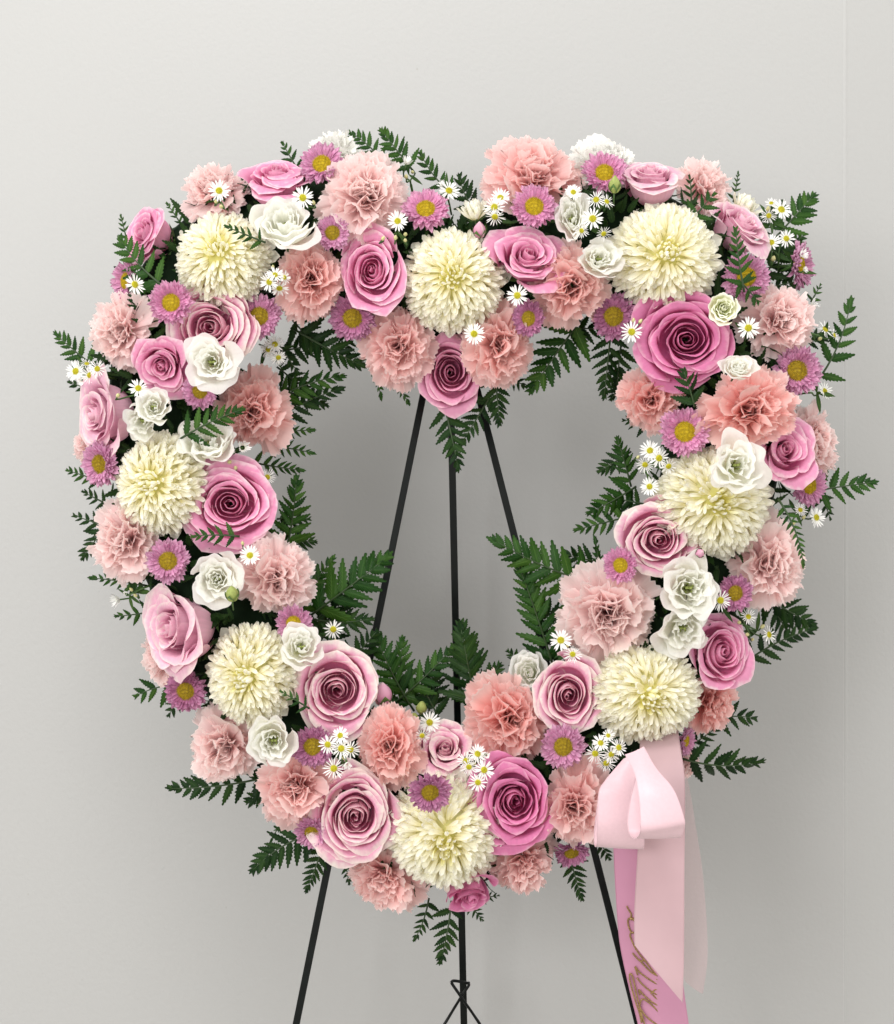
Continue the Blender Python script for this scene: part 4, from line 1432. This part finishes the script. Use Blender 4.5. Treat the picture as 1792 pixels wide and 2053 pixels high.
bud("carnation_bud", 1404, 1108, 18, (.2, .2), "tiny pinkish bud under the right side chrysanthemum", M_ROSE['pale'], "flower buds", fwd=.02)

# ------------------------------------------------------------------ fern fronds: outside of the heart
fern(770, 330, 700, 265, "fern frond leaning left on top of the left lobe", leaf=.42, pairs=7, bend=.12, yb=.05, yt=.05)
fern(830, 345, 764, 260, "fern frond standing beside the white daisy on top of the left lobe", leaf=.40, pairs=8, yb=.03, yt=.03)
fern(915, 395, 842, 304, "thin curling fern frond running down towards the cleft from the left", leaf=.34, pairs=7, bend=-.15, yb=.05, yt=.05)
fern(975, 440, 921, 352, "short fern tips in the cleft left of the large right carnation", leaf=.5, pairs=6, bend=-.2, yb=.05, yt=.05, dark=True)
fern(600, 345, 566, 286, "small fern tip behind the side-facing rose at upper left", leaf=.45, pairs=5, yb=.05, yt=.05)
fern(375, 470, 333, 406, "narrow fern tip between the small outer rose and pale carnation", leaf=.28, pairs=6, bend=.08, yb=.06, yt=.06)
fern(258, 500, 242, 431, "narrow fern tip standing at the outer left of the small rose", leaf=.30, pairs=6, yb=.06, yt=.06)
fern(330, 575, 240, 478, "broad fern frond in front of the small outer rose at left", leaf=.46, pairs=7, yb=-.055, yt=-.045, bend=-.1)
fern(312, 700, 262, 580, "dark fern frond between the left edge carnation and the aster", leaf=.36, pairs=8, yb=-.04, yt=-.05, dark=True, bend=.08)
fern(190, 735, 111, 668, "fern frond pointing out at the far left above the daisy spray", leaf=.42, pairs=7, yb=.04, yt=.04)
fern(210, 745, 185, 655, "narrow fern tip behind the left edge carnation", leaf=.26, pairs=6, yb=.07, yt=.07, dark=True)
fern(215, 795, 138, 765, "small dark fern tip behind the daisy spray at left", leaf=.40, pairs=5, yb=.06, yt=.06, dark=True)
fern(205, 965, 134, 942, "fern tip pointing left under the outermost left aster", leaf=.40, pairs=6, yb=.05, yt=.05)
fern(225, 1060, 148, 1033, "small fern tip left of the left edge carnation's top", leaf=.42, pairs=5, yb=.06, yt=.06, dark=True)
fern(215, 1010, 166, 985, "dark short fern below the dusky left aster", leaf=.5, pairs=5, yb=.06, yt=.06, dark=True)
fern(225, 1040, 165, 1120, "fern frond hanging behind the left edge carnation", leaf=.42, pairs=7, yb=.06, yt=.06, dark=True)
fern(300, 1175, 180, 1158, "long fern frond pointing left below the left edge carnation", leaf=.26, pairs=8, yb=.04, yt=.04, bend=.05)
fern(310, 1225, 232, 1235, "drooping fern with separate leaflets beside the half closed daisy", leaf=.40, pairs=5, yb=.05, yt=.05)
fern(350, 1372, 272, 1395, "fern frond of large leaflets beside the dusky lower left aster", leaf=.62, pairs=4, yb=.05, yt=.05, bend=.1)
fern(375, 1380, 338, 1434, "small fern leaflets hanging below the dusky lower left aster", leaf=.55, pairs=4, yb=.05, yt=.05, dark=True)
fern(545, 1555, 338, 1580, "long dark fern frond pointing left below the lower left carnation", leaf=.30, pairs=9, yb=.04, yt=.04, bend=-.05, dark=True)
fern(560, 1580, 495, 1608, "short toothed fern below the pair of lower left carnations", leaf=.60, pairs=5, yb=.05, yt=.05, dark=True)
fern(600, 1610, 542, 1688, "thin wispy fern tip under the salmon carnation at lower left", leaf=.16, pairs=6, yb=.06, yt=.06, bend=.12)
fern(640, 1665, 505, 1746, "long fern frond pointing down left near the left easel leg", leaf=.38, pairs=9, yb=.03, yt=.03, bend=.12, dark=True)
fern(650, 1690, 614, 1786, "fern frond hanging in front of the left easel leg", leaf=.36, pairs=8, yb=.04, yt=.03, dark=True)
fern(690, 1700, 700, 1772, "small dark fern tip right of the left easel leg", leaf=.34, pairs=6, yb=.06, yt=.06, dark=True)
fern(860, 1800, 830, 1885, "narrow fern frond hanging left at the bottom tip", leaf=.30, pairs=7, yb=.06, yt=.06, dark=True, bend=-.1)
fern(905, 1805, 882, 1930, "lowest fern frond hanging over the middle easel leg", leaf=.36, pairs=8, yb=.05, yt=.05, dark=True)
fern(960, 1800, 1000, 1795, "little fern tip right of the upside-down rose", leaf=.45, pairs=4, yb=.06, yt=.06, dark=True)
fern(940, 1810, 968, 1845, "short dark fern below the upside-down rose", leaf=.45, pairs=5, yb=.06, yt=.06, dark=True)
fern(1140, 1705, 1167, 1803, "fern frond hanging right of the bottom, left of the right easel leg", leaf=.36, pairs=8, yb=.03, yt=.03, dark=True)
fern(1195, 1670, 1222, 1722, "dark fern leaflets behind the left corner of the bow", leaf=.5, pairs=5, yb=.05, yt=.05, dark=True)
fern(1365, 1520, 1527, 1526, "fern frond pointing right beside the ribbon", leaf=.38, pairs=8, yb=.0, yt=.0, bend=.08, dark=True, tilt=15)
fern(1368, 1505, 1440, 1455, "dark fern above the frond that points right of the ribbon", leaf=.42, pairs=6, yb=.02, yt=.02, dark=True)
fern(1425, 1440, 1514, 1440, "short fern of broad leaflets beside the coral lower right carnation", leaf=.52, pairs=5, yb=.03, yt=.03, bend=-.1, dark=True)
fern(1490, 1330, 1634, 1260, "slender fern tip reaching right beside the dusty pink lower right rose", leaf=.28, pairs=9, yb=.03, yt=.03, bend=-.12, dark=True)
fern(1520, 1190, 1632, 1253, "dense dark fern hanging right under the right edge carnation", leaf=.44, pairs=8, yb=.04, yt=.04, dark=True)
fern(1540, 1200, 1586, 1284, "dark fern tip pointing down under the right edge carnation", leaf=.40, pairs=7, yb=.045, yt=.045, dark=True)
fern(1625, 985, 1754, 966, "fern frond pointing far right below the orchid rose", leaf=.42, pairs=7, yb=.03, yt=.03)
fern(1645, 990, 1665, 1040, "small fern leaflets under the right edge aster", leaf=.5, pairs=4, yb=.05, yt=.05, dark=True)
fern(1560, 1000, 1611, 1136, "narrow fern frond drooping across the right edge pale carnation", leaf=.17, pairs=11, yb=-.065, yt=-.075, bend=-.12)
fern(1630, 775, 1705, 600, "tall open fern frond with oval leaflets at the far right", leaf=.30, pairs=7, yb=.03, yt=.03, bend=.12)
fern(1560, 470, 1631, 391, "fern frond pointing up at the upper right edge", leaf=.55, pairs=7, yb=.02, yt=.02)
fern(1580, 500, 1612, 470, "short fern below the upright frond at the upper right edge", leaf=.7, pairs=4, yb=.03, yt=.03)
fern(1470, 405, 1480, 344, "small upright fern tip beside the half open chrysanthemum at right", leaf=.28, pairs=6, yb=.04, yt=.04)
fern(1388, 440, 1432, 388, "dark fern leaflets left of the pale rose on the right lobe", leaf=.62, pairs=4, yb=-.045, yt=-.055)
fern(1385, 420, 1382, 352, "dark leaflets between the upright pale rose and pale carnation", leaf=.4, pairs=5, yb=-.03, yt=-.04, dark=True)
fern(1492, 585, 1475, 456, "dark fern frond lying across the aster at the right", leaf=.30, pairs=8, yb=-.075, yt=-.085, bend=-.06)
fern(1480, 560, 1520, 605, "short fern leaflets below the aster crossed by fern", leaf=.6, pairs=4, yb=-.07, yt=-.06)
fern(1625, 605, 1645, 570, "small fern tip at the right edge above the pink carnation", leaf=.5, pairs=4, yb=.03, yt=.03)
fern(532, 486, 452, 453, "green fern leaflet lying over the upper left chrysanthemum", leaf=.32, pairs=6, yb=-.10, yt=-.115)
fern(360, 880, 486, 820, "fern frond lying on the salmon carnation of the left inner edge", leaf=.34, pairs=8, yb=-.075, yt=-.09, bend=-.06)
fern(1392, 815, 1370, 742, "dark fern leaflets under the big mauve rose", leaf=.62, pairs=5, yb=-.075, yt=-.085, dark=True)
fern(480, 1075, 385, 1075, "short fern tip lying under the left side chrysanthemum", leaf=.35, pairs=6, yb=-.06, yt=-.075, bend=.05)
fern(620, 1420, 562, 1385, "small fern tip between the lower left chrysanthemum and round rose", leaf=.35, pairs=5, yb=-.07, yt=-.08)

# ------------------------------------------------------------------ fern fronds: inside of the heart
fern(590, 660, 727, 733, "fern frond at the upper left of the opening, pointing right", leaf=.42, pairs=8, yb=.02, yt=.03, dark=True, tilt=10)
fern(585, 640, 640, 700, "dark fern under the dusky carnation at the opening's upper left", leaf=.6, pairs=6, yb=.03, yt=.03, dark=True)
fern(560, 690, 598, 748, "fern tip hanging down at the opening's upper left corner", leaf=.4, pairs=6, yb=.03, yt=.03, dark=True)
fern(525, 815, 688, 753, "large fern frond reaching into the opening from the left", leaf=.30, pairs=9, yb=.04, yt=.03, bend=-.08)
fern(535, 855, 686, 778, "second large fern frond just below the first from the left", leaf=.30, pairs=9, yb=.05, yt=.04, bend=-.1, dark=True)
fern(530, 868, 630, 862, "straight fern frond right of the salmon left carnation", leaf=.28, pairs=7, yb=.05, yt=.04)
fern(525, 890, 630, 908, "lower straight fern frond beneath the salmon left carnation", leaf=.26, pairs=7, yb=.05, yt=.04)
fern(500, 925, 608, 943, "fern frond above the large pink rose pointing right", leaf=.28, pairs=8, yb=.04, yt=.03)
fern(572, 1110, 594, 957, "upright fern frond right of the large pink left rose", leaf=.36, pairs=9, yb=.04, yt=.02, bend=.05)
fern(555, 1040, 620, 1040, "short dark fern behind the large pink left rose", leaf=.55, pairs=5, yb=.05, yt=.04, dark=True)
fern(620, 1235, 778, 1115, "broad fern fan reaching to the left easel leg", leaf=.44, pairs=8, yb=.03, yt=.02)
fern(600, 1240, 668, 1118, "upright fern frond right of the pale left inner carnation", leaf=.34, pairs=8, yb=.04, yt=.03, bend=-.05)
fern(625, 1240, 745, 1240, "low fern frond behind the single daisy at lower left", leaf=.42, pairs=7, yb=.04, yt=.03, bend=.12, dark=True)
fern(700, 1330, 755, 1265, "fern tip crossing the foot of the left easel leg", leaf=.48, pairs=6, yb=.04, yt=.03, dark=True)
fern(830, 1425, 753, 1274, "fern frond rising left of the bottom inner edge", leaf=.40, pairs=9, yb=.05, yt=.04, bend=-.05)
fern(800, 1425, 806, 1280, "fern frond standing in the middle of the bottom inner edge", leaf=.40, pairs=8, yb=.06, yt=.05)
fern(790, 1410, 908, 1297, "fern frond leaning right to the middle easel leg", leaf=.36, pairs=8, yb=.05, yt=.045, bend=.06)
fern(955, 1420, 922, 1249, "tall dense fern frond right of the middle easel leg", leaf=.40, pairs=10, yb=.05, yt=.03, dark=True)
fern(935, 1430, 1001, 1333, "dark fern frond above the coral carnation at the bottom inner edge", leaf=.48, pairs=7, yb=.06, yt=.05, dark=True)
fern(880, 1440, 845, 1375, "dark low fern behind the green buds", leaf=.6, pairs=6, yb=.05, yt=.05, dark=True)
fern(1205, 1175, 988, 1081, "large fern frond reaching left from the right inner edge", leaf=.34, pairs=10, yb=.03, yt=.02, bend=-.06)
fern(1112, 1345, 1035, 1120, "long fern frond hanging at the right side of the opening", leaf=.30, pairs=11, yb=.05, yt=.04, bend=.03)
fern(1135, 1330, 1080, 1200, "dark fern behind the largest carnation", leaf=.50, pairs=7, yb=.06, yt=.05, dark=True)
fern(1060, 1345, 1018, 1305, "short fern tip beside the closed white lisianthus", leaf=.55, pairs=5, yb=.05, yt=.05, dark=True)
fern(1205, 1170, 1193, 1076, "upright single fern tip left of the sideways right aster", leaf=.22, pairs=7, yb=.04, yt=.03, lob=1.3)
fern(1262, 1035, 1153, 1062, "fern tip pointing left above the cream-rimmed right rose", leaf=.36, pairs=7, yb=.05, yt=.04)
fern(1275, 975, 1180, 1028, "glossy fern frond pointing down left on the right inner edge", leaf=.46, pairs=7, yb=.05, yt=.04)
fern(1265, 975, 1237, 878, "upright glossy fern beside the daisy cluster on the right", leaf=.40, pairs=8, yb=.05, yt=.04)
fern(1290, 1010, 1215, 995, "dark fern behind the daisies on the right inner edge", leaf=.5, pairs=6, yb=.05, yt=.05, dark=True)
fern(1300, 850, 1250, 842, "small dark fern under the small coral carnation", leaf=.6, pairs=4, yb=.05, yt=.05, dark=True)
fern(1165, 640, 1064, 783, "fern frond hanging at the opening's upper right", leaf=.42, pairs=8, yb=.02, yt=.02)
fern(1130, 660, 1225, 660, "dark fern under the dusky right lobe carnation", leaf=.5, pairs=6, yb=.03, yt=.03, dark=True)
fern(1225, 660, 1211, 796, "fern frond hanging at the right corner of the opening", leaf=.34, pairs=8, yb=.04, yt=.03, dark=True)
fern(1245, 690, 1236, 790, "dark fern left of the small coral carnation", leaf=.42, pairs=7, yb=.05, yt=.05, dark=True)
fern(888, 800, 919, 940, "dark fern frond hanging straight below the dusty cleft rose", leaf=.36, pairs=8, yb=.02, yt=.02, bend=-.04, dark=True)
fern(985, 790, 922, 893, "fern frond below the cleft pointing down left over the right easel leg", leaf=.34, pairs=8, yb=.03, yt=.02, dark=True)
fern(990, 745, 1001, 852, "fern frond hanging under the right salmon carnation of the cleft", leaf=.42, pairs=8, yb=.03, yt=.03, dark=True)
fern(1010, 750, 1054, 775, "short fern leaflets right of the cleft's hanging fronds", leaf=.6, pairs=5, yb=.04, yt=.04, dark=True)
fern(745, 690, 764, 800, "narrow fern tip hanging left of the salmon cleft carnation", leaf=.24, pairs=8, yb=.05, yt=.05, bend=-.05)
fern(785, 740, 820, 810, "small fern tip under the left salmon carnation of the cleft", leaf=.34, pairs=7, yb=.05, yt=.05)

fern(560, 705, 655, 688, "fern frond lying level behind the hanging daisies at the opening's upper left", leaf=.46, pairs=7, yb=.045, yt=.05, dark=True)
fern(555, 735, 622, 785, "short dark fern under the hanging daisies at the opening's left", leaf=.5, pairs=6, yb=.05, yt=.05, dark=True)
fern(560, 780, 655, 812, "dark fern between the two large fronds on the left of the opening", leaf=.40, pairs=7, yb=.065, yt=.06, dark=True)
fern(560, 1085, 632, 1085, "dark fern behind the pale left inner carnation's upper edge", leaf=.5, pairs=6, yb=.06, yt=.05, dark=True)
fern(640, 1290, 700, 1170, "dark fern between the fern fan and the left easel leg", leaf=.42, pairs=8, yb=.06, yt=.05, dark=True)
fern(860, 1425, 868, 1330, "dark fern just left of the middle easel leg at the bottom inner edge", leaf=.5, pairs=7, yb=.07, yt=.06, dark=True)
fern(1265, 905, 1200, 945, "dark glossy fern behind the daisy cluster on the right inner edge", leaf=.5, pairs=6, yb=.06, yt=.06, dark=True)
fern(1215, 1130, 1130, 1110, "dark fern behind the upright tip on the right inner edge", leaf=.5, pairs=6, yb=.06, yt=.05, dark=True)
fern(1260, 740, 1225, 800, "dark fern hanging beside the right corner of the opening", leaf=.55, pairs=6, yb=.06, yt=.06, dark=True)
fern(690, 640, 700, 720, "dark fern tip below the plum aster left of the cleft", leaf=.42, pairs=6, yb=.05, yt=.05, dark=True)

fern(1520, 560, 1600, 480, "dark fern behind the daisies at the upper right edge", leaf=.5, pairs=7, yb=.035, yt=.04, dark=True)
fern(1530, 580, 1605, 562, "short dark fern left of the sideways aster at the right edge", leaf=.55, pairs=6, yb=.03, yt=.04, dark=True)
fern(1505, 470, 1548, 415, "dark fern tip right of the pale rose on the outer right edge", leaf=.5, pairs=6, yb=.04, yt=.045, dark=True)
fern(1590, 690, 1668, 668, "dark fern behind the fluffy daisies at the right edge", leaf=.45, pairs=6, yb=.04, yt=.045, dark=True)

# ------------------------------------------------------------------ ribbons
def strip(Ls, Rs, n=40, nu=9, bow=.0, rip=.0):
    """ribbon surface between two edge curves of survey points (x, y, depth)"""
    a = catmull([tuple(P(*p)) for p in Ls], n)
    c = catmull([tuple(P(*p)) for p in Rs], n)
    Q = np.zeros((n, nu, 3))
    for i in range(nu):
        t = i / (nu - 1)
        Q[:, i] = a * (1 - t) + c * t
        Q[:, i, 1] += rip * np.sin(np.linspace(0, 9.5, n) + 2.2 * t)
        Q[:, i, 1] -= bow * math.sin(math.pi * t)
    return Q


def ribbon_mesh(name, Q, mat):
    me = grid_mesh(name, Q, mat)
    return me


def ribbon_part(name, Q, mat, parent, hem=True):
    o = add(name, ribbon_mesh(name, Q, mat), parent)
    if hem:
        for col in (0, -1):
            mb_ = MB()
            mb_.tube([Vector(p) for p in Q[:, col]], .00042, n=5)
            add("hem", mb_.mesh("hem", mat), o)
    return o


bow = bpy.data.objects.new("ribbon_bow", None)
COL.objects.link(bow)
tag(bow, "blush pink satin ribbon bow of two hanging loops and long tails", "ribbon bow")
ribbon_part("loop", strip(
    [(1253, 1512, -0.148), (1272, 1550, -0.172), (1281, 1600, -0.190), (1284, 1655, -0.198), (1281, 1674, -0.192), (1271, 1680, -0.180), (1261, 1668, -0.168), (1258, 1640, -0.162), (1264, 1600, -0.156), (1274, 1550, -0.150), (1262, 1512, -0.142)],
    [(1290, 1496, -0.146), (1315, 1540, -0.168), (1350, 1583, -0.184), (1371, 1640, -0.192), (1371, 1660, -0.188), (1364, 1679, -0.180), (1364, 1668, -0.168), (1362, 1640, -0.162), (1345, 1595, -0.154), (1312, 1550, -0.148), (1290, 1500, -0.140)], 72, bow=.004), M_SATIN, bow)
ribbon_part("loop", strip(
    [(1251, 1520, -.108), (1212, 1566, -.124), (1200, 1592, -.134), (1198, 1650, -.142), (1197, 1688, -.136), (1194, 1697, -.124), (1191, 1686, -.112), (1193, 1650, -.106), (1205, 1590, -.104), (1252, 1522, -.100)],
    [(1278, 1502, -.108), (1275, 1555, -.120), (1282, 1590, -.128), (1290, 1645, -.134), (1291, 1690, -.130), (1289, 1702, -.122), (1288, 1692, -.110), (1286, 1650, -.104), (1276, 1590, -.102), (1276, 1505, -.098)], 64, bow=.003), M_SATIN, bow)
ribbon_part("tail", strip(
    [(1284, 1450, -.020), (1284, 1500, -.058), (1283, 1560, -.086), (1280, 1640, -.096), (1279, 1701, -.096), (1273, 1824, -.092), (1272, 1894, -.090)],
    [(1358, 1450, -.015), (1363, 1500, -.055), (1371, 1560, -.082), (1373, 1650, -.092), (1372, 1750, -.094), (1370, 1900, -.092), (1367, 2007, -.090)], 60, bow=.002, rip=.0035), M_TAIL, bow)
ribbon_part("sheer_tail", strip(
    [(1325, 1500, -.035), (1335, 1600, -.050), (1345, 1720, -.055), (1352, 1850, -.055), (1366, 1935, -.055), (1374, 1968, -.055)],
    [(1364, 1500, -.030), (1377, 1560, -.045), (1392, 1640, -.050), (1411, 1760, -.052), (1418, 1900, -.054), (1408, 1990, -.055)], 60, bow=.003, rip=.005), M_SHEER, bow, hem=False)

sash = bpy.data.objects.new("memorial_sash", None)
COL.objects.link(sash)
tag(sash, "orchid pink satin sash with gold glitter script hanging behind the blush bow", "sash")


def sash_at(x, y):
    return -.030 - .006 * math.sin(math.pi * (x - 1235) / 110.0)


band = ribbon_part("band", strip(
    [(1228, 1640, -.03), (1231, 1720, -.03), (1235, 1796, -.03), (1242, 1885, -.03), (1258, 1965, -.03), (1279, 2052, -.03), (1310, 2180, -.03), (1350, 2350, -.03)],
    [(1330, 1640, -.03), (1338, 1720, -.03), (1350, 1796, -.03), (1360, 1885, -.03), (1368, 1965, -.03), (1380, 2052, -.03), (1400, 2180, -.03), (1425, 2350, -.03)], 50, bow=.006), M_SASH, sash)

STROKES = [
    [(495, 785), (512, 818), (532, 850), (530, 880), (508, 900), (506, 930), (515, 970), (530, 1000), (545, 1018)],
    [(525, 895), (545, 893), (566, 905)],
    [(563, 1016), (545, 1010), (528, 1018), (524, 1040), (540, 1080), (562, 1130), (600, 1190), (660, 1262), (720, 1340), (762, 1384)],
    [(545, 1186), (575, 1222), (612, 1255), (640, 1250), (665, 1262)],
    [(600, 1240), (640, 1285), (700, 1345), (760, 1384)],
    [(590, 1375), (566, 1302), (600, 1345), (655, 1390), (710, 1425), (765, 1455), (772, 1425), (745, 1408)],
    [(582, 1398), (630, 1455), (690, 1505), (750, 1540), (785, 1548), (768, 1512), (742, 1498), (700, 1535)],
    [(610, 1545), (598, 1500), (640, 1545), (700, 1598), (760, 1632), (795, 1640), (770, 1598), (715, 1540)],
    [(622, 1782), (605, 1700), (575, 1610), (540, 1490), (520, 1400), (526, 1362), (545, 1385), (562, 1450), (582, 1550), (612, 1680), (628, 1780)],
    [(650, 1800), (618, 1690), (610, 1620), (630, 1580), (672, 1600), (730, 1650), (780, 1710), (806, 1765), (795, 1800)],
    [(612, 1660), (650, 1715), (705, 1765), (760, 1800)],
    [(818, 1462), (830, 1466), (842, 1470)],
]
mb = MB()
for st_ in STROKES:
    pts = []
    for cx_, cy_ in st_:
        x, y = 1140 + cx_ * .2344, 1632 + cy_ * .2344
        pts.append(tuple(P(x, y, sash_at(x, y) - .0008)))
    pts = catmull(pts, max(8, len(pts) * 5))
    mb.tube([Vector(p) for p in pts], .00095 if len(st_) > 3 else .0017, n=6)
add("lettering", mb.mesh("lettering", M_GOLD), sash)
